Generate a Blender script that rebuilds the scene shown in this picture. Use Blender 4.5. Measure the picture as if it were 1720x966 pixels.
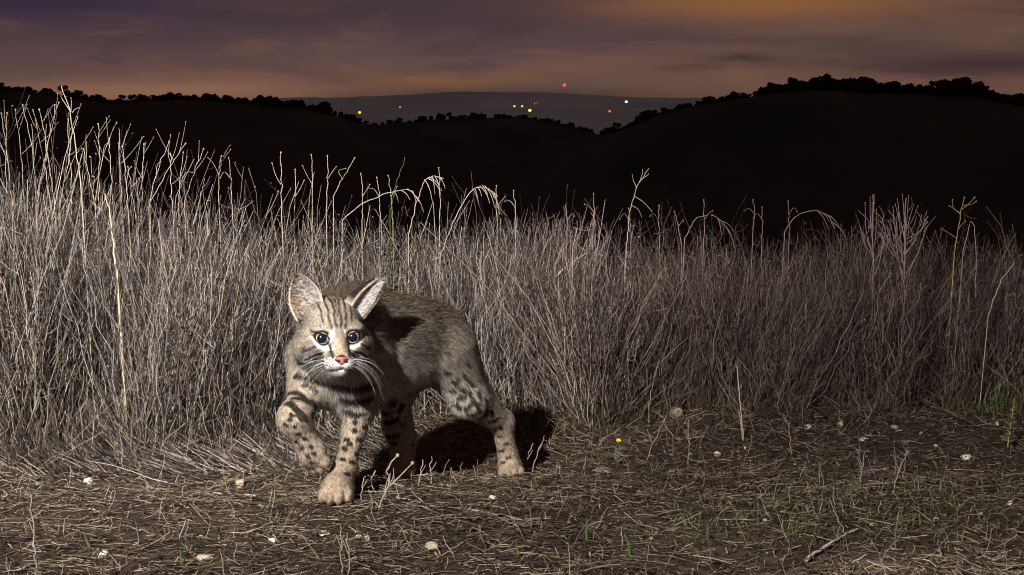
import bpy, math, random
import numpy as np
from mathutils import Vector, Matrix

# ------------------------------------------------------------------ clear
for o in list(bpy.data.objects):
    bpy.data.objects.remove(o, do_unlink=True)
scene = bpy.context.scene
col = scene.collection
rng = np.random.default_rng(11)

# ------------------------------------------------------------------ camera
CAM_H = 0.7056
FPX = 2000.0                      # focal length in photograph pixels (1720 wide)
TILT = math.atan(318.0 / FPX)
cam_d = bpy.data.cameras.new("camera")
cam = bpy.data.objects.new("camera", cam_d)
col.objects.link(cam)
cam.location = (0, 0, CAM_H)
cam.rotation_euler = (math.pi / 2 - TILT, 0, 0)
cam_d.sensor_width = 36.0
cam_d.lens = FPX / 1720.0 * 36.0
cam_d.clip_start = 0.05
cam_d.clip_end = 60000.0
scene.camera = cam

# ------------------------------------------------------------------ night sky
world = bpy.data.worlds.new("World")
scene.world = world
world.use_nodes = True
wn = world.node_tree.nodes
wl = world.node_tree.links
wn.clear()


class NT:
    """small helper for node trees"""
    def __init__(self, tree):
        self.t = tree

    def n(self, typ, **kw):
        nd = self.t.nodes.new(typ)
        for k, v in kw.items():
            if k.startswith("i_"):
                key = k[2:]
                key = int(key) if key.isdigit() else key.replace("_", " ")
                nd.inputs[key].default_value = v
            else:
                setattr(nd, k, v)
        return nd

    def l(self, a, b):
        self.t.links.new(a, b)

    def math(self, op, a, b=None, c=None, clamp=False):
        nd = self.t.nodes.new("ShaderNodeMath")
        nd.operation = op
        nd.use_clamp = clamp
        for i, v in enumerate((a, b, c)):
            if v is None:
                continue
            if isinstance(v, (int, float)):
                nd.inputs[i].default_value = v
            else:
                self.t.links.new(v, nd.inputs[i])
        return nd.outputs[0]

    def mix(self, fac, a, b):
        nd = self.t.nodes.new("ShaderNodeMix")
        nd.data_type = 'RGBA'
        for s, v in ((nd.inputs[0], fac), (nd.inputs[6], a), (nd.inputs[7], b)):
            if isinstance(v, (int, float)):
                s.default_value = v
            elif isinstance(v, tuple):
                s.default_value = (*v, 1) if len(v) == 3 else v
            else:
                self.t.links.new(v, s)
        return nd.outputs[2]

    def smooth(self, x, lo, hi):
        nd = self.t.nodes.new("ShaderNodeMapRange")
        nd.interpolation_type = 'SMOOTHSTEP'
        nd.inputs[1].default_value = lo
        nd.inputs[2].default_value = hi
        self.t.links.new(x, nd.inputs[0])
        return nd.outputs[0]


def srgb(r, g, b):
    def f(c):
        c /= 255.0
        return c / 12.92 if c <= 0.04045 else ((c + 0.055) / 1.055) ** 2.4
    return (f(r), f(g), f(b))


W = NT(world.node_tree)
tc = W.n("ShaderNodeTexCoord")
sep = W.n("ShaderNodeSeparateXYZ")
W.l(tc.outputs["Generated"], sep.inputs[0])
az = W.math('ARCTAN2', sep.outputs[0], sep.outputs[1])          # 0 = straight ahead
el = sep.outputs[2]
comb = W.n("ShaderNodeCombineXYZ")
W.l(W.math('MULTIPLY', az, 4.2), comb.inputs[0])
W.l(W.math('MULTIPLY', el, 20.0), comb.inputs[1])
nz1 = W.n("ShaderNodeTexNoise", i_Scale=0.9, i_Detail=2.0, i_Roughness=0.45, i_Distortion=0.4)
W.l(comb.outputs[0], nz1.inputs["Vector"])
nz2 = W.n("ShaderNodeTexNoise", i_Scale=2.2, i_Detail=4.5, i_Roughness=0.55, i_Distortion=0.5)
off = W.n("ShaderNodeVectorMath", operation='ADD')
off.inputs[1].default_value = (13.7, 4.1, 2.0)
W.l(comb.outputs[0], off.inputs[0])
W.l(off.outputs[0], nz2.inputs["Vector"])

PURPLE = srgb(58, 45, 62)
MAUVE = srgb(98, 72, 72)
ORANGE = srgb(128, 88, 55)
GLOW = srgb(165, 108, 70)
DARKC = srgb(56, 47, 52)


def blob(ca, ce, ra, re):
    """soft cloud patch in azimuth / elevation; wobbled by noise"""
    a = W.math('DIVIDE', W.math('SUBTRACT', az, ca), ra)
    e_ = W.math('ADD', el, W.math('MULTIPLY', W.math('SUBTRACT', nz2.outputs[0], 0.5), 0.016))
    e_ = W.math('DIVIDE', W.math('SUBTRACT', e_, ce), re)
    d = W.math('ADD', W.math('MULTIPLY', a, a), W.math('MULTIPLY', e_, e_))
    return W.math('POWER', 2.718, W.math('MULTIPLY', d, -1.0))


def A(px):
    return math.atan((px - 860) / FPX)


def E(py):
    return math.sin(-TILT - math.atan((py - 483) / FPX))


def patch(col_, px, py, ra, re, w):
    global c
    c = W.mix(W.math('MULTIPLY', blob(A(px), E(py), ra, re), w), c, srgb(*col_))


c = W.mix(W.smooth(el, 0.0, 0.085), srgb(106, 79, 74), srgb(70, 56, 66))
c = W.mix(W.math('MULTIPLY', W.smooth(az, A(800), A(1400)), 0.55), c, srgb(108, 80, 62))
c = W.mix(W.math('MULTIPLY', W.smooth(nz1.outputs[0], 0.45, 0.62), 0.35), c, srgb(74, 56, 58))
c = W.mix(W.math('MULTIPLY', W.smooth(nz2.outputs[0], 0.52, 0.66), 0.40), c, srgb(66, 52, 56))
c = W.mix(W.math('MULTIPLY', W.smooth(nz2.outputs[0], 0.48, 0.34), 0.30), c, srgb(124, 88, 66))
patch((48, 39, 60), 20, -5, .20, .026, .95)
patch((68, 54, 58), 640, 15, .17, .020, .7)
patch((136, 90, 55), 1270, 8, .13, .013, .95)
patch((142, 102, 80), 330, 158, .16, .011, .9)
patch((124, 87, 58), 735, 136, .058, .0065, .95)
patch((114, 82, 62), 872, 126, .024, .007, .8)
patch((112, 80, 64), 1130, 158, .07, .006, .8)
patch((118, 82, 70), 1540, 146, .10, .007, .7)
patch((64, 46, 50), 1650, 110, .11, .0105, .95)
patch((68, 52, 53), 1245, 101, .034, .0046, .9)
patch((74, 57, 54), 1160, 116, .028, .003, .7)
patch((56, 47, 47), 850, 172, .17, .0125, 1.0)
bg = W.n("ShaderNodeBackground", i_Strength=1.0)
W.l(c, bg.inputs[0])
out = W.n("ShaderNodeOutputWorld")
W.l(bg.outputs[0], out.inputs[0])

# ------------------------------------------------------------------ the flash that lit the photograph
FLASH = Vector((-0.93, -0.20, 1.80))


def flash(name, energy, aim, cone, blend, radius):
    ld = bpy.data.lights.new(name, 'SPOT')
    ld.energy = energy
    ld.color = (1.0, 0.965, 0.93)
    ld.spot_size = math.radians(cone)
    ld.spot_blend = blend
    ld.shadow_soft_size = radius
    lo = bpy.data.objects.new(name, ld)
    col.objects.link(lo)
    lo.location = FLASH
    lo.rotation_euler = (Vector(aim) - FLASH).to_track_quat('-Z', 'Y').to_euler()
    return lo


flash("flash", 530.0, (-0.62, 2.85, 0.26), 38, 0.85, 0.03)
flash("flash_spill", 480.0, (-0.1, 2.6, 0.15), 90, 0.9, 0.03)

# ------------------------------------------------------------------ colour management
scene.view_settings.view_transform = 'Standard'
scene.view_settings.look = 'None'
scene.view_settings.exposure = 0.0
scene.view_settings.gamma = 1.0
scene.view_settings.use_curve_mapping = False
scene.render.engine = 'CYCLES'
scene.cycles.use_denoising = True
scene.cycles.filter_width = 1.05
scene.cycles.max_bounces = 6
scene.cycles.diffuse_bounces = 3
scene.cycles.glossy_bounces = 3
scene.cycles.transmission_bounces = 4

# ------------------------------------------------------------------ geometry helpers
ct, st = math.cos(TILT), math.sin(TILT)


def ray(px, py):
    a = (px - 860.0) / FPX
    b = -(py - 483.0) / FPX
    return np.array([a, ct + b * st, -st + b * ct])


def P(px, py, Y):
    """the world point at distance Y in front of the camera's foot seen at a pixel"""
    d = ray(px, py)
    return np.array([0, 0, CAM_H]) + d * (Y / d[1])


GK = np.array([[-2, .3], [0.5, .10], [1.0, .06], [1.65, .0185], [2.0, 0.0], [2.35, -.066], [2.5, -.107], [2.8, -.110],
               [3.2, -.112], [4.0, -.13], [5.0, -.30], [6.5, -.8], [10, -2.4], [20, -7.5], [60, -24],
               [150, -42], [400, -60], [900, -70]])


def fbm(x, y, seed=0, octv=4):
    r = 0.0
    a = 1.0
    rs = np.random.RandomState(seed)
    for i in range(octv):
        p1, p2, p3, p4 = rs.rand(4) * 6.28
        f = 2 ** i
        r = r + a * (np.sin(x * f * 1.7 + p1 + 1.3 * np.sin(y * f * 1.1 + p2)) * np.sin(y * f * 1.9 + p3 + 1.1 * np.sin(x * f * 1.3 + p4)))
        a *= 0.5
    return r


def ground_z(x, y):
    x = np.asarray(x, float)
    y = np.asarray(y, float)
    z = np.interp(y, GK[:, 0], GK[:, 1])
    near = np.clip((6.0 - y) / 3.0, 0, 1)
    bump = 0.006 * fbm(x * 4, y * 4, 3, 5) + 0.004 * fbm(x * 17, y * 17, 5, 3)
    flat = np.clip(np.hypot(x + 0.30, y - 2.02) / 0.25, 0, 1) * np.clip(np.hypot(x, y - 2.5) / 0.2, 0, 1)
    return z + bump * near * flat


def ground_at(px, py):
    """where the ground shows at a pixel"""
    d = ray(px, py)
    lo, hi = 0.6, 5.0
    for _ in range(40):
        m = 0.5 * (lo + hi)
        p = np.array([0, 0, CAM_H]) + d * (m / d[1])
        if p[2] > ground_z(p[0], p[1]):
            lo = m
        else:
            hi = m
    return p


def project(pts):
    q = pts - np.array([0, 0, CAM_H])
    zc = q[:, 1] * ct - q[:, 2] * st
    up = q[:, 1] * st + q[:, 2] * ct
    return 860 + FPX * q[:, 0] / zc, 483 - FPX * up / zc, zc


def mesh_from(name, v, f, smooth=True):
    """numpy mesh: v (N,3); f (M,3|4) or a list of faces"""
    me = bpy.data.meshes.new(name)
    if isinstance(f, np.ndarray):
        k = f.shape[1]
        m = len(f)
        me.vertices.add(len(v))
        me.vertices.foreach_set("co", np.asarray(v, np.float32).ravel())
        me.loops.add(m * k)
        me.loops.foreach_set("vertex_index", f.astype(np.int32).ravel())
        me.polygons.add(m)
        me.polygons.foreach_set("loop_start", np.arange(0, m * k, k, dtype=np.int32))
        me.update(calc_edges=True)
        me.validate()
    else:
        me.from_pydata([tuple(map(float, p)) for p in v], [], [tuple(map(int, q)) for q in f])
        me.update()
    if smooth:
        me.polygons.foreach_set("use_smooth", np.ones(len(me.polygons), bool))
    return me


def link(name, me, mat=None, parent=None, loc=None):
    o = bpy.data.objects.new(name, me)
    col.objects.link(o)
    if mat is not None and me is not None and not me.materials:
        me.materials.append(mat)
    if parent is not None:
        o.parent = parent
    if loc is not None:
        o.location = loc
    return o


def tag(o, label=None, cat=None, group=None, kind=None):
    if label:
        o["label"] = label
    if cat:
        o["category"] = cat
    if group:
        o["group"] = group
    if kind:
        o["kind"] = kind
    return o


def empty(name, loc):
    o = bpy.data.objects.new(name, None)
    o.empty_display_size = 0.05
    col.objects.link(o)
    o.location = loc
    return o


def tubes(pts, rad, sides=3, cap=False):
    """pts (N,K,3), rad (N,K) -> verts, quads of N tapered tubes"""
    N, K, _ = pts.shape
    t = np.gradient(pts, axis=1)
    t /= np.linalg.norm(t, axis=2, keepdims=True) + 1e-12
    ref = np.where(np.abs(t[:, :1, 2:3]) > 0.8, np.array([1.0, 0, 0]), np.array([0, 0, 1.0]))
    ref = np.broadcast_to(ref, t.shape)
    u = np.cross(t, ref)
    u /= np.linalg.norm(u, axis=2, keepdims=True) + 1e-12
    w = np.cross(t, u)
    ang = np.arange(sides) * 2 * math.pi / sides
    v = (pts[:, :, None, :] + rad[:, :, None, None] * (u[:, :, None, :] * np.cos(ang)[None, None, :, None] +
         w[:, :, None, :] * np.sin(ang)[None, None, :, None]))
    v = v.reshape(-1, 3)
    n = np.arange(N)[:, None, None] * (K * sides)
    k = np.arange(K - 1)[None, :, None] * sides
    s = np.arange(sides)[None, None, :]
    s2 = (s + 1) % sides
    a = n + k + s
    b = n + k + s2
    f = np.stack([a, b, b + sides, a + sides], -1).reshape(-1, 4)
    return v, f


def join_vf(parts):
    vs, fs, o = [], [], 0
    for v, f in parts:
        vs.append(v)
        fs.append(f + o)
        o += len(v)
    return np.concatenate(vs), np.concatenate(fs)


def ico(sub=1):
    import bmesh
    bm = bmesh.new()
    bmesh.ops.create_icosphere(bm, subdivisions=sub, radius=1.0)
    v = np.array([x.co[:] for x in bm.verts])
    f = np.array([[q.index for q in p.verts] for p in bm.faces])
    bm.free()
    return v, f


def blobs(centers, radii, sub=1, squash=None):
    """many small spheres as quads-degenerate-free triangles: verts, tris"""
    v0, f0 = ico(sub)
    c_ = np.asarray(centers, float)
    r_ = np.asarray(radii, float).reshape(-1, 1, 1)
    sv = v0[None] * r_
    if squash is not None:
        sv = sv * np.asarray(squash).reshape(1, 1, 3)
    v = (c_[:, None, :] + sv).reshape(-1, 3)
    f = (f0[None] + np.arange(len(c_))[:, None, None] * len(v0)).reshape(-1, 3)
    return v, f


def faces_list(*parts):
    """join mixed tri/quad parts into from_pydata lists"""
    vs, fs, o = [], [], 0
    for v, f in parts:
        vs.extend(np.asarray(v).tolist())
        fs.extend((np.asarray(f) + o).tolist())
        o += len(v)
    return vs, fs


# ------------------------------------------------------------------ materials
def principled(name, rough=0.8, spec=0.3):
    m = bpy.data.materials.new(name)
    m.use_nodes = True
    t = NT(m.node_tree)
    b = m.node_tree.nodes["Principled BSDF"]
    b.inputs["Roughness"].default_value = rough
    b.inputs["Specular IOR Level"].default_value = spec
    return m, t, b


def ramp(t, fac, stops):
    r = t.n("ShaderNodeValToRGB")
    e = r.color_ramp.elements
    while len(e) < len(stops):
        e.new(0.5)
    for i, (p, c_) in enumerate(stops):
        e[i].position = p
        e[i].color = (*c_, 1)
    t.l(fac, r.inputs[0])
    return r.outputs[0]


def island_material(name, stops, rough=0.75, spec=0.25, speck=0.25, trans=0.0):
    """each straw / stem its own tone: random per island, plus fine grain"""
    m, t, b = principled(name, rough, spec)
    g = t.n("ShaderNodeNewGeometry")
    c_ = ramp(t, g.outputs["Random Per Island"], stops)
    tcn = t.n("ShaderNodeTexCoord")
    nz = t.n("ShaderNodeTexNoise", i_Scale=160.0, i_Detail=3.0)
    t.l(tcn.outputs["Object"], nz.inputs["Vector"])
    f = t.math('MULTIPLY', t.smooth(nz.outputs[0], 0.45, 0.75), speck)
    c_ = t.mix(f, c_, (0.03, 0.024, 0.02))
    t.l(c_, b.inputs["Base Color"])
    return m


def flat_material(name, rgb, rough=0.7, spec=0.3, var=0.3, scale=120.0):
    m, t, b = principled(name, rough, spec)
    tcn = t.n("ShaderNodeTexCoord")
    nz = t.n("ShaderNodeTexNoise", i_Scale=scale, i_Detail=4.0)
    t.l(tcn.outputs["Object"], nz.inputs["Vector"])
    d = tuple(x * (1 - var) for x in rgb)
    l_ = tuple(min(1, x * (1 + var * 0.6)) for x in rgb)
    t.l(t.mix(t.smooth(nz.outputs[0], 0.3, 0.7), d, l_), b.inputs["Base Color"])
    return m


def nrm(v):
    v = np.asarray(v, float)
    return v / (np.linalg.norm(v, axis=-1, keepdims=True) + 1e-12)


# ================================================================== ground
def grid_mesh(name, xs, ys, zf):
    X, Y = np.meshgrid(xs, ys, indexing='ij')
    Z = zf(X, Y)
    v = np.stack([X, Y, Z], -1).reshape(-1, 3)
    nx, ny = len(xs), len(ys)
    i = (np.arange(nx - 1)[:, None] * ny + np.arange(ny - 1)[None]).ravel()
    return mesh_from(name, v, np.stack([i, i + ny, i + ny + 1, i + 1], 1))


def spaced(a, b, n, fine_lo, fine_hi, step):
    core = np.arange(fine_lo, fine_hi + step / 2, step)
    left = fine_lo - np.geomspace(step, fine_lo - a, n)[::-1]
    right = fine_hi + np.geomspace(step, b - fine_hi, n)
    return np.concatenate([left, core, right])


m_soil, t, b = principled("dry_soil", .95, .12)
tcn = t.n("ShaderNodeTexCoord")
n1 = t.n("ShaderNodeTexNoise", i_Scale=3.0, i_Detail=6.0, i_Roughness=.6)
n2 = t.n("ShaderNodeTexNoise", i_Scale=70.0, i_Detail=6.0, i_Roughness=.7)
n3 = t.n("ShaderNodeTexVoronoi", i_Scale=140.0)
for n_ in (n1, n2, n3):
    t.l(tcn.outputs["Object"], n_.inputs["Vector"])
cs = t.mix(t.smooth(n1.outputs[0], .35, .65), (.045, .032, .023), (.090, .066, .046))
cs = t.mix(t.math('MULTIPLY', t.smooth(n2.outputs[0], .45, .7), .8), cs, (.030, .022, .017))
cs = t.mix(t.math('MULTIPLY', t.smooth(n3.outputs["Distance"], .25, .05), .35), cs, (.20, .165, .125))
# a paler patch of path
spx = t.n("ShaderNodeSeparateXYZ")
t.l(tcn.outputs["Object"], spx.inputs[0])
dx = t.math('DIVIDE', t.math('SUBTRACT', spx.outputs[0], .78), .42)
dy = t.math('DIVIDE', t.math('SUBTRACT', spx.outputs[1], 1.62), .16)
dd_ = t.math('ADD', t.math('MULTIPLY', dx, dx), t.math('MULTIPLY', dy, dy))
dd_ = t.math('ADD', dd_, t.math('MULTIPLY', t.math('SUBTRACT', n1.outputs[0], .5), 1.6))
cs = t.mix(t.math('MULTIPLY', t.smooth(dd_, 1.3, .2), .6), cs, (.26, .20, .145))
t.l(cs, b.inputs["Base Color"])
bp = t.n("ShaderNodeBump", i_Strength=.9, i_Distance=.006)
t.l(n2.outputs[0], bp.inputs["Height"])
t.l(bp.outputs[0], b.inputs["Normal"])
gxs = spaced(-900, 900, 40, -1.5, 1.5, .022)
gys = np.concatenate([np.linspace(-3, 1.2, 20)[:-1], np.arange(1.2, 3.6, .022), 3.6 + np.geomspace(.022, 896, 70)])
tag(link("ground", grid_mesh("ground", gxs, gys, ground_z), m_soil), kind="structure")

# ================================================================== hills
m_hill = flat_material("dark_scrub_hill", (.038, .042, .036), .95, .05, .5, .02)
m_hazed_plain, t, b = principled("valley_floor", .95, .05)  # pale albedo stands in for haze over the far valley
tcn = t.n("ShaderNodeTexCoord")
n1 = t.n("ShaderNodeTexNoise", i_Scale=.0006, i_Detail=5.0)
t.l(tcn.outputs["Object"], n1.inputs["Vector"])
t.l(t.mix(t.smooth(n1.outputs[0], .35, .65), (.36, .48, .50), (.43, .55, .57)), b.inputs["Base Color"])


def ridge(name, prof, D, depth, foot):
    """a hill whose crest follows a line of sight profile at distance D; both slopes are built"""
    prof = np.array(prof, float)
    px = np.linspace(prof[0, 0], prof[-1, 0], 220)
    py = np.interp(px, prof[:, 0], prof[:, 1])
    crest = np.array([P(a, b_, D) for a, b_ in zip(px, py)])
    rs = np.linspace(-1, 1, 25)
    vs = np.zeros((len(px), len(rs), 3))
    for j, r_ in enumerate(rs):
        prof_h = (0.5 + .5 * math.cos(math.pi * abs(r_))) ** .9
        yy = D + r_ * depth
        vs[:, j, 0] = crest[:, 0] * (yy / D if r_ < 0 else 1.0 + .15 * r_)
        vs[:, j, 1] = yy + 6 * fbm(px * .01, np.full(len(px), r_), 9, 2) * (abs(r_) > .05)
        h = foot + (crest[:, 2] - foot) * prof_h
        vs[:, j, 2] = h + .004 * depth * fbm(px * .03 + r_ * 3, np.full(len(px), r_ * 5), 12, 3) * (abs(r_) > .05) - (abs(r_) > .05) * .004 * depth
    n = len(rs)
    i = (np.arange(len(px) - 1)[:, None] * n + np.arange(n - 1)[None]).ravel()
    o = link(name, mesh_from(name, vs.reshape(-1, 3), np.stack([i, i + n, i + n + 1, i + 1], 1)), m_hill)
    tag(o, kind="structure")
    return lambda x: P(x, np.interp(x, prof[:, 0], prof[:, 1]), D)


LEFT_P = [(-700, 120), (-300, 135), (0, 152), (60, 156), (110, 163), (165, 170), (185, 174), (230, 170), (260, 168), (300, 168), (345, 168), (400, 173), (440, 176), (500, 180),
          (545, 189), (580, 199), (610, 207), (650, 213), (700, 222), (760, 234), (820, 246), (900, 275), (1000, 320), (1150, 420)]
MID_P = [(100, 330), (300, 260), (480, 225), (560, 219), (600, 213), (650, 209), (700, 205), (760, 200), (820, 198), (850, 197), (890, 199), (930, 206), (970, 215), (1005, 226), (1060, 232), (1140, 240), (1300, 280), (1500, 340)]
RIGHT_P = [(500, 450), (650, 350), (800, 285), (900, 250), (980, 232), (1005, 226), (1040, 219), (1062, 212), (1080, 203), (1110, 191), (1150, 182), (1180, 175), (1230, 167), (1290, 158), (1340, 152), (1400, 151), (1460, 155), (1520, 156),
           (1570, 160), (1640, 160), (1680, 172), (1720, 176), (1900, 185), (2400, 190)]
crest_l = ridge("hill_left", LEFT_P, 520, 260, -70)
crest_m = ridge("hill_middle", MID_P, 900, 320, -75)
crest_r = ridge("hill_right", RIGHT_P, 430, 240, -66)

# wide valley floor beyond the hills, out to the horizon
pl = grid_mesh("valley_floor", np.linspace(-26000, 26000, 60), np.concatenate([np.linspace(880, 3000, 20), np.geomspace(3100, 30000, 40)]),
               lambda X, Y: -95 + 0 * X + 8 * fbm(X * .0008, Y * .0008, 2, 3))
tag(link("valley_floor", pl, m_hazed_plain), kind="structure")

# low hills at the far side of the valley
fx = np.linspace(-9000, 9000, 260)
fh = np.clip(-10 + 85 * np.exp(-((fx + 150) / 1500) ** 2) + 16 * fbm(fx * .0011, fx * .0004, 33, 5), -90, 130)
fr = np.linspace(-1, 1, 9)
fv = np.zeros((260, 9, 3))
for j, r_ in enumerate(fr):
    fv[:, j, 0] = fx
    fv[:, j, 1] = 14000 + r_ * 1500
    fv[:, j, 2] = -100 + (fh + 100) * (.5 + .5 * math.cos(math.pi * r_))
fi = (np.arange(259)[:, None] * 9 + np.arange(8)[None]).ravel()
tag(link("far_hills", mesh_from("far_hills", fv.reshape(-1, 3), np.stack([fi, fi + 9, fi + 10, fi + 1], 1)), m_hazed_plain), kind="structure")

# ================================================================== trees along the crests
m_leaf = island_material("dark_oak_leaf", [(0, (.030, .035, .018)), (.5, (.045, .05, .025)), (1, (.06, .06, .03))], .8, .1, .2)
m_bark = flat_material("dark_bark", (.05, .04, .03), .95, .05, .4, 2.0)


def tree_proto(seed, w, h, clumps, slim=False):
    r = np.random.default_rng(seed)
    # crown: leaf sized faces spread through several clumps
    cs_ = []
    for i in range(clumps):
        a = r.uniform(0, 6.28)
        rr_ = r.uniform(0, .62) ** .7 * w * .5
        zz = h * (.08 + .80 * r.random() ** .8)
        if slim:
            rr_ *= .55 * (1.15 - zz / h)
        cs_.append((rr_ * math.cos(a), rr_ * math.sin(a), zz, w * r.uniform(.14, .24) * (.6 if slim else 1)))
    V_, F_ = [], []
    for (x, y, z, s) in cs_:
        n = 150
        d = nrm(r.standard_normal((n, 3))) * (s * r.uniform(.35, 1.0, (n, 1)) ** .5) * np.array([1, 1, .8])
        for q in d:
            c_ = np.array([x, y, z]) + q
            e1 = nrm(r.standard_normal(3)) * .11 * w * r.uniform(.3, .7)
            e2 = nrm(np.cross(e1, r.standard_normal(3))) * .08 * w * r.uniform(.3, .7)
            k = len(V_)
            V_ += [c_ - e1, c_ + e2, c_ + e1, c_ - e2]
            F_.append((k, k + 1, k + 2, k + 3))
    crown = mesh_from("crown", np.array(V_), np.array(F_), False)
    crown.materials.append(m_leaf)
    parts = []
    sway = r.uniform(-.1, .1, 2) * h
    tr = np.array([[0, 0, -h * .12], [sway[0] * .2, sway[1] * .2, h * .2], [sway[0], sway[1], h * .62]])
    parts.append(tubes(tr[None], np.array([[.05, .038, .015]]) * w, 6))
    for (x, y, z, s) in cs_[:5]:
        p0 = tr[1] * .6 + tr[2] * .4 * r.uniform(.3, 1)
        parts.append(tubes(np.stack([p0, (p0 + np.array([x, y, z])) / 2 + [0, 0, -.03 * h], np.array([x, y, z])])[None], np.array([[.022, .014, .005]]) * w, 5))
    v, f = join_vf(parts)
    trunk = mesh_from("trunk", v, f)
    trunk.materials.append(m_bark)
    return crown, trunk


PROTOS = [tree_proto(1, 1.0, .95, 9), tree_proto(2, 1.25, .8, 11), tree_proto(3, .8, 1.15, 8), tree_proto(4, .55, 1.3, 8, True)]
tr_rng = np.random.default_rng(77)


def plant_tree(pos, width_px, D, kind, label, group):
    s = width_px * D / FPX
    root = empty("oak_tree", pos)
    root.rotation_euler = (0, 0, tr_rng.uniform(0, 6.28))
    root.scale = (s, s, s * tr_rng.uniform(.85, 1.15))
    tag(root, label, "tree", group)
    for nme, me_ in zip(("crown", "trunk"), PROTOS[kind]):
        link(nme, me_, None, root)


# the crest of the right hill: the tall clump, the round crowns, the slim pair
RT = [(1297, 24, 0), (1313, 20, 1), (1333, 28, 0), (1352, 22, 0), (1375, 30, 1), (1388, 34, 0), (1412, 24, 1), (1440, 38, 1), (1462, 30, 0), (1484, 22, 1), (1502, 30, 1),
      (1525, 26, 0), (1550, 22, 1), (1566, 24, 2), (1590, 34, 1), (1615, 40, 1), (1640, 34, 0), (1655, 22, 2), (1672, 24, 1), (1695, 22, 1), (1715, 26, 1)]
for x, w_, k in RT + [(q_, float(tr_rng.uniform(16, 24)), 1) for q_ in np.arange(1285, 1725, 11.0)]:
    p = crest_r(x)
    p[2] -= (.26 if w_ != int(w_) else .16) * w_ * 430 / FPX
    plant_tree(p, w_, 430, k, "dark tree standing on the crest of the right hill" if k != 3 else "slim pointed dark tree on the crest of the right hill",
               "trees on the right crest" if k != 3 else "slim trees on the right crest")
for x in np.arange(1015, 1290, 8.0):
    xx = x + tr_rng.uniform(-4, 4)
    p = crest_r(xx)
    w_ = tr_rng.uniform(11, 26)
    p[2] -= tr_rng.uniform(.30, .65) * w_ * 430 / FPX
    plant_tree(p, w_, 430, int(tr_rng.integers(0, 3)), "small dark tree on the left shoulder of the right hill", "trees on the right hill shoulder")
for x in np.arange(-10, 600, 7.0):
    xx = x + tr_rng.uniform(-4, 4)
    p = crest_l(xx)
    w_ = tr_rng.uniform(11, 28)
    p[2] -= tr_rng.uniform(.30, .70) * w_ * 520 / FPX
    plant_tree(p, w_, 520, int(tr_rng.integers(0, 3)), "dark tree in the line along the left hill crest", "trees on the left crest")
for x in np.arange(610, 1000, 8.0):
    xx = x + tr_rng.uniform(-4, 4)
    p = crest_m(xx)
    w_ = tr_rng.uniform(9, 20)
    p[2] -= tr_rng.uniform(.35, .75) * w_ * 900 / FPX
    plant_tree(p, w_, 900, int(tr_rng.integers(0, 3)), "small far tree on the low middle ridge", "trees on the middle ridge")

# ================================================================== lights of the far valley
def lamp_mat(name, rgb, st_):
    m = bpy.data.materials.new(name)
    m.use_nodes = True
    t_ = NT(m.node_tree)
    m.node_tree.nodes.clear()
    e = t_.n("ShaderNodeEmission", i_Strength=st_)
    e.inputs[0].default_value = (*rgb, 1)
    o = t_.n("ShaderNodeOutputMaterial")
    t_.l(e.outputs[0], o.inputs[0])
    return m


LM = {'amber': lamp_mat("amber_lamp", (1.0, .48, .03), 1.6), 'yellow': lamp_mat("yellow_lamp", (1.0, .80, .05), 1.5), 'red': lamp_mat("red_lamp", (1.0, .05, .04), 2.2),
      'white': lamp_mat("white_lamp", (1.0, .9, .75), 1.7), 'orange': lamp_mat("orange_lamp", (1.0, .35, .10), .8), 'dim': lamp_mat("dim_lamp", (.8, .33, .10), .45)}
m_mast = flat_material("dark_steel", (.05, .05, .05), .6, .3, .2, .1)
iv, if_ = ico(2)
LIGHTS = [(550, 184, 5.0, 'amber', 'amber light in the valley beside a yellow one'), (554, 187, 3.4, 'yellow', 'small yellow light close beside an amber light'),
          (604, 189, 4.6, 'yellow', 'lone yellow light at the end of the left hill'), (672, 180, 3.2, 'orange', 'small lone orange light above the middle ridge'),
          (864, 178.5, 3.8, 'amber', 'amber light, first of a row above the middle ridge'), (877, 178.5, 3.8, 'amber', 'amber light, second of a row above the middle ridge'),
          (890, 185.5, 5.4, 'yellow', 'large golden light low over the middle ridge'), (898, 174, 2.8, 'dim', 'dim orange light at the end of a row over the ridge'), (902, 172.5, 2.2, 'dim', 'faintest dim orange light over the middle ridge'),
          (948, 143, 5.6, 'red', 'bright red beacon on a tall mast under the clouds'), (1052, 171, 4.6, 'white', 'white light above the saddle between hills'),
          (1024, 187, 4.2, 'orange', 'orange light low in the saddle between hills')]
for (x, y, w_, k, lab) in LIGHTS:
    D = 4000.0
    p = P(x, y, D)
    foot = -96.0
    root = empty("valley_light" if k != 'red' else "beacon_mast", (p[0], p[1], foot))
    tag(root, lab, "light", None)
    r_ = w_ / 2 * D / FPX
    v = iv * r_ * np.array([1, 1, .9])
    link("lamp_head", mesh_from("lamp_head", v + [0, 0, p[2] - foot], if_), LM[k], root)
    h = p[2] - foot - r_ * .8
    mp = np.array([[[0, 0, 0], [0, 0, h * .5], [0, 0, h]]], float)
    link("mast", mesh_from("mast", *tubes(mp, np.array([[.22, .18, .15]]), 6)), m_mast, root)
# ================================================================== dry grass field behind the cat
gr = np.random.default_rng(2024)

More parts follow.
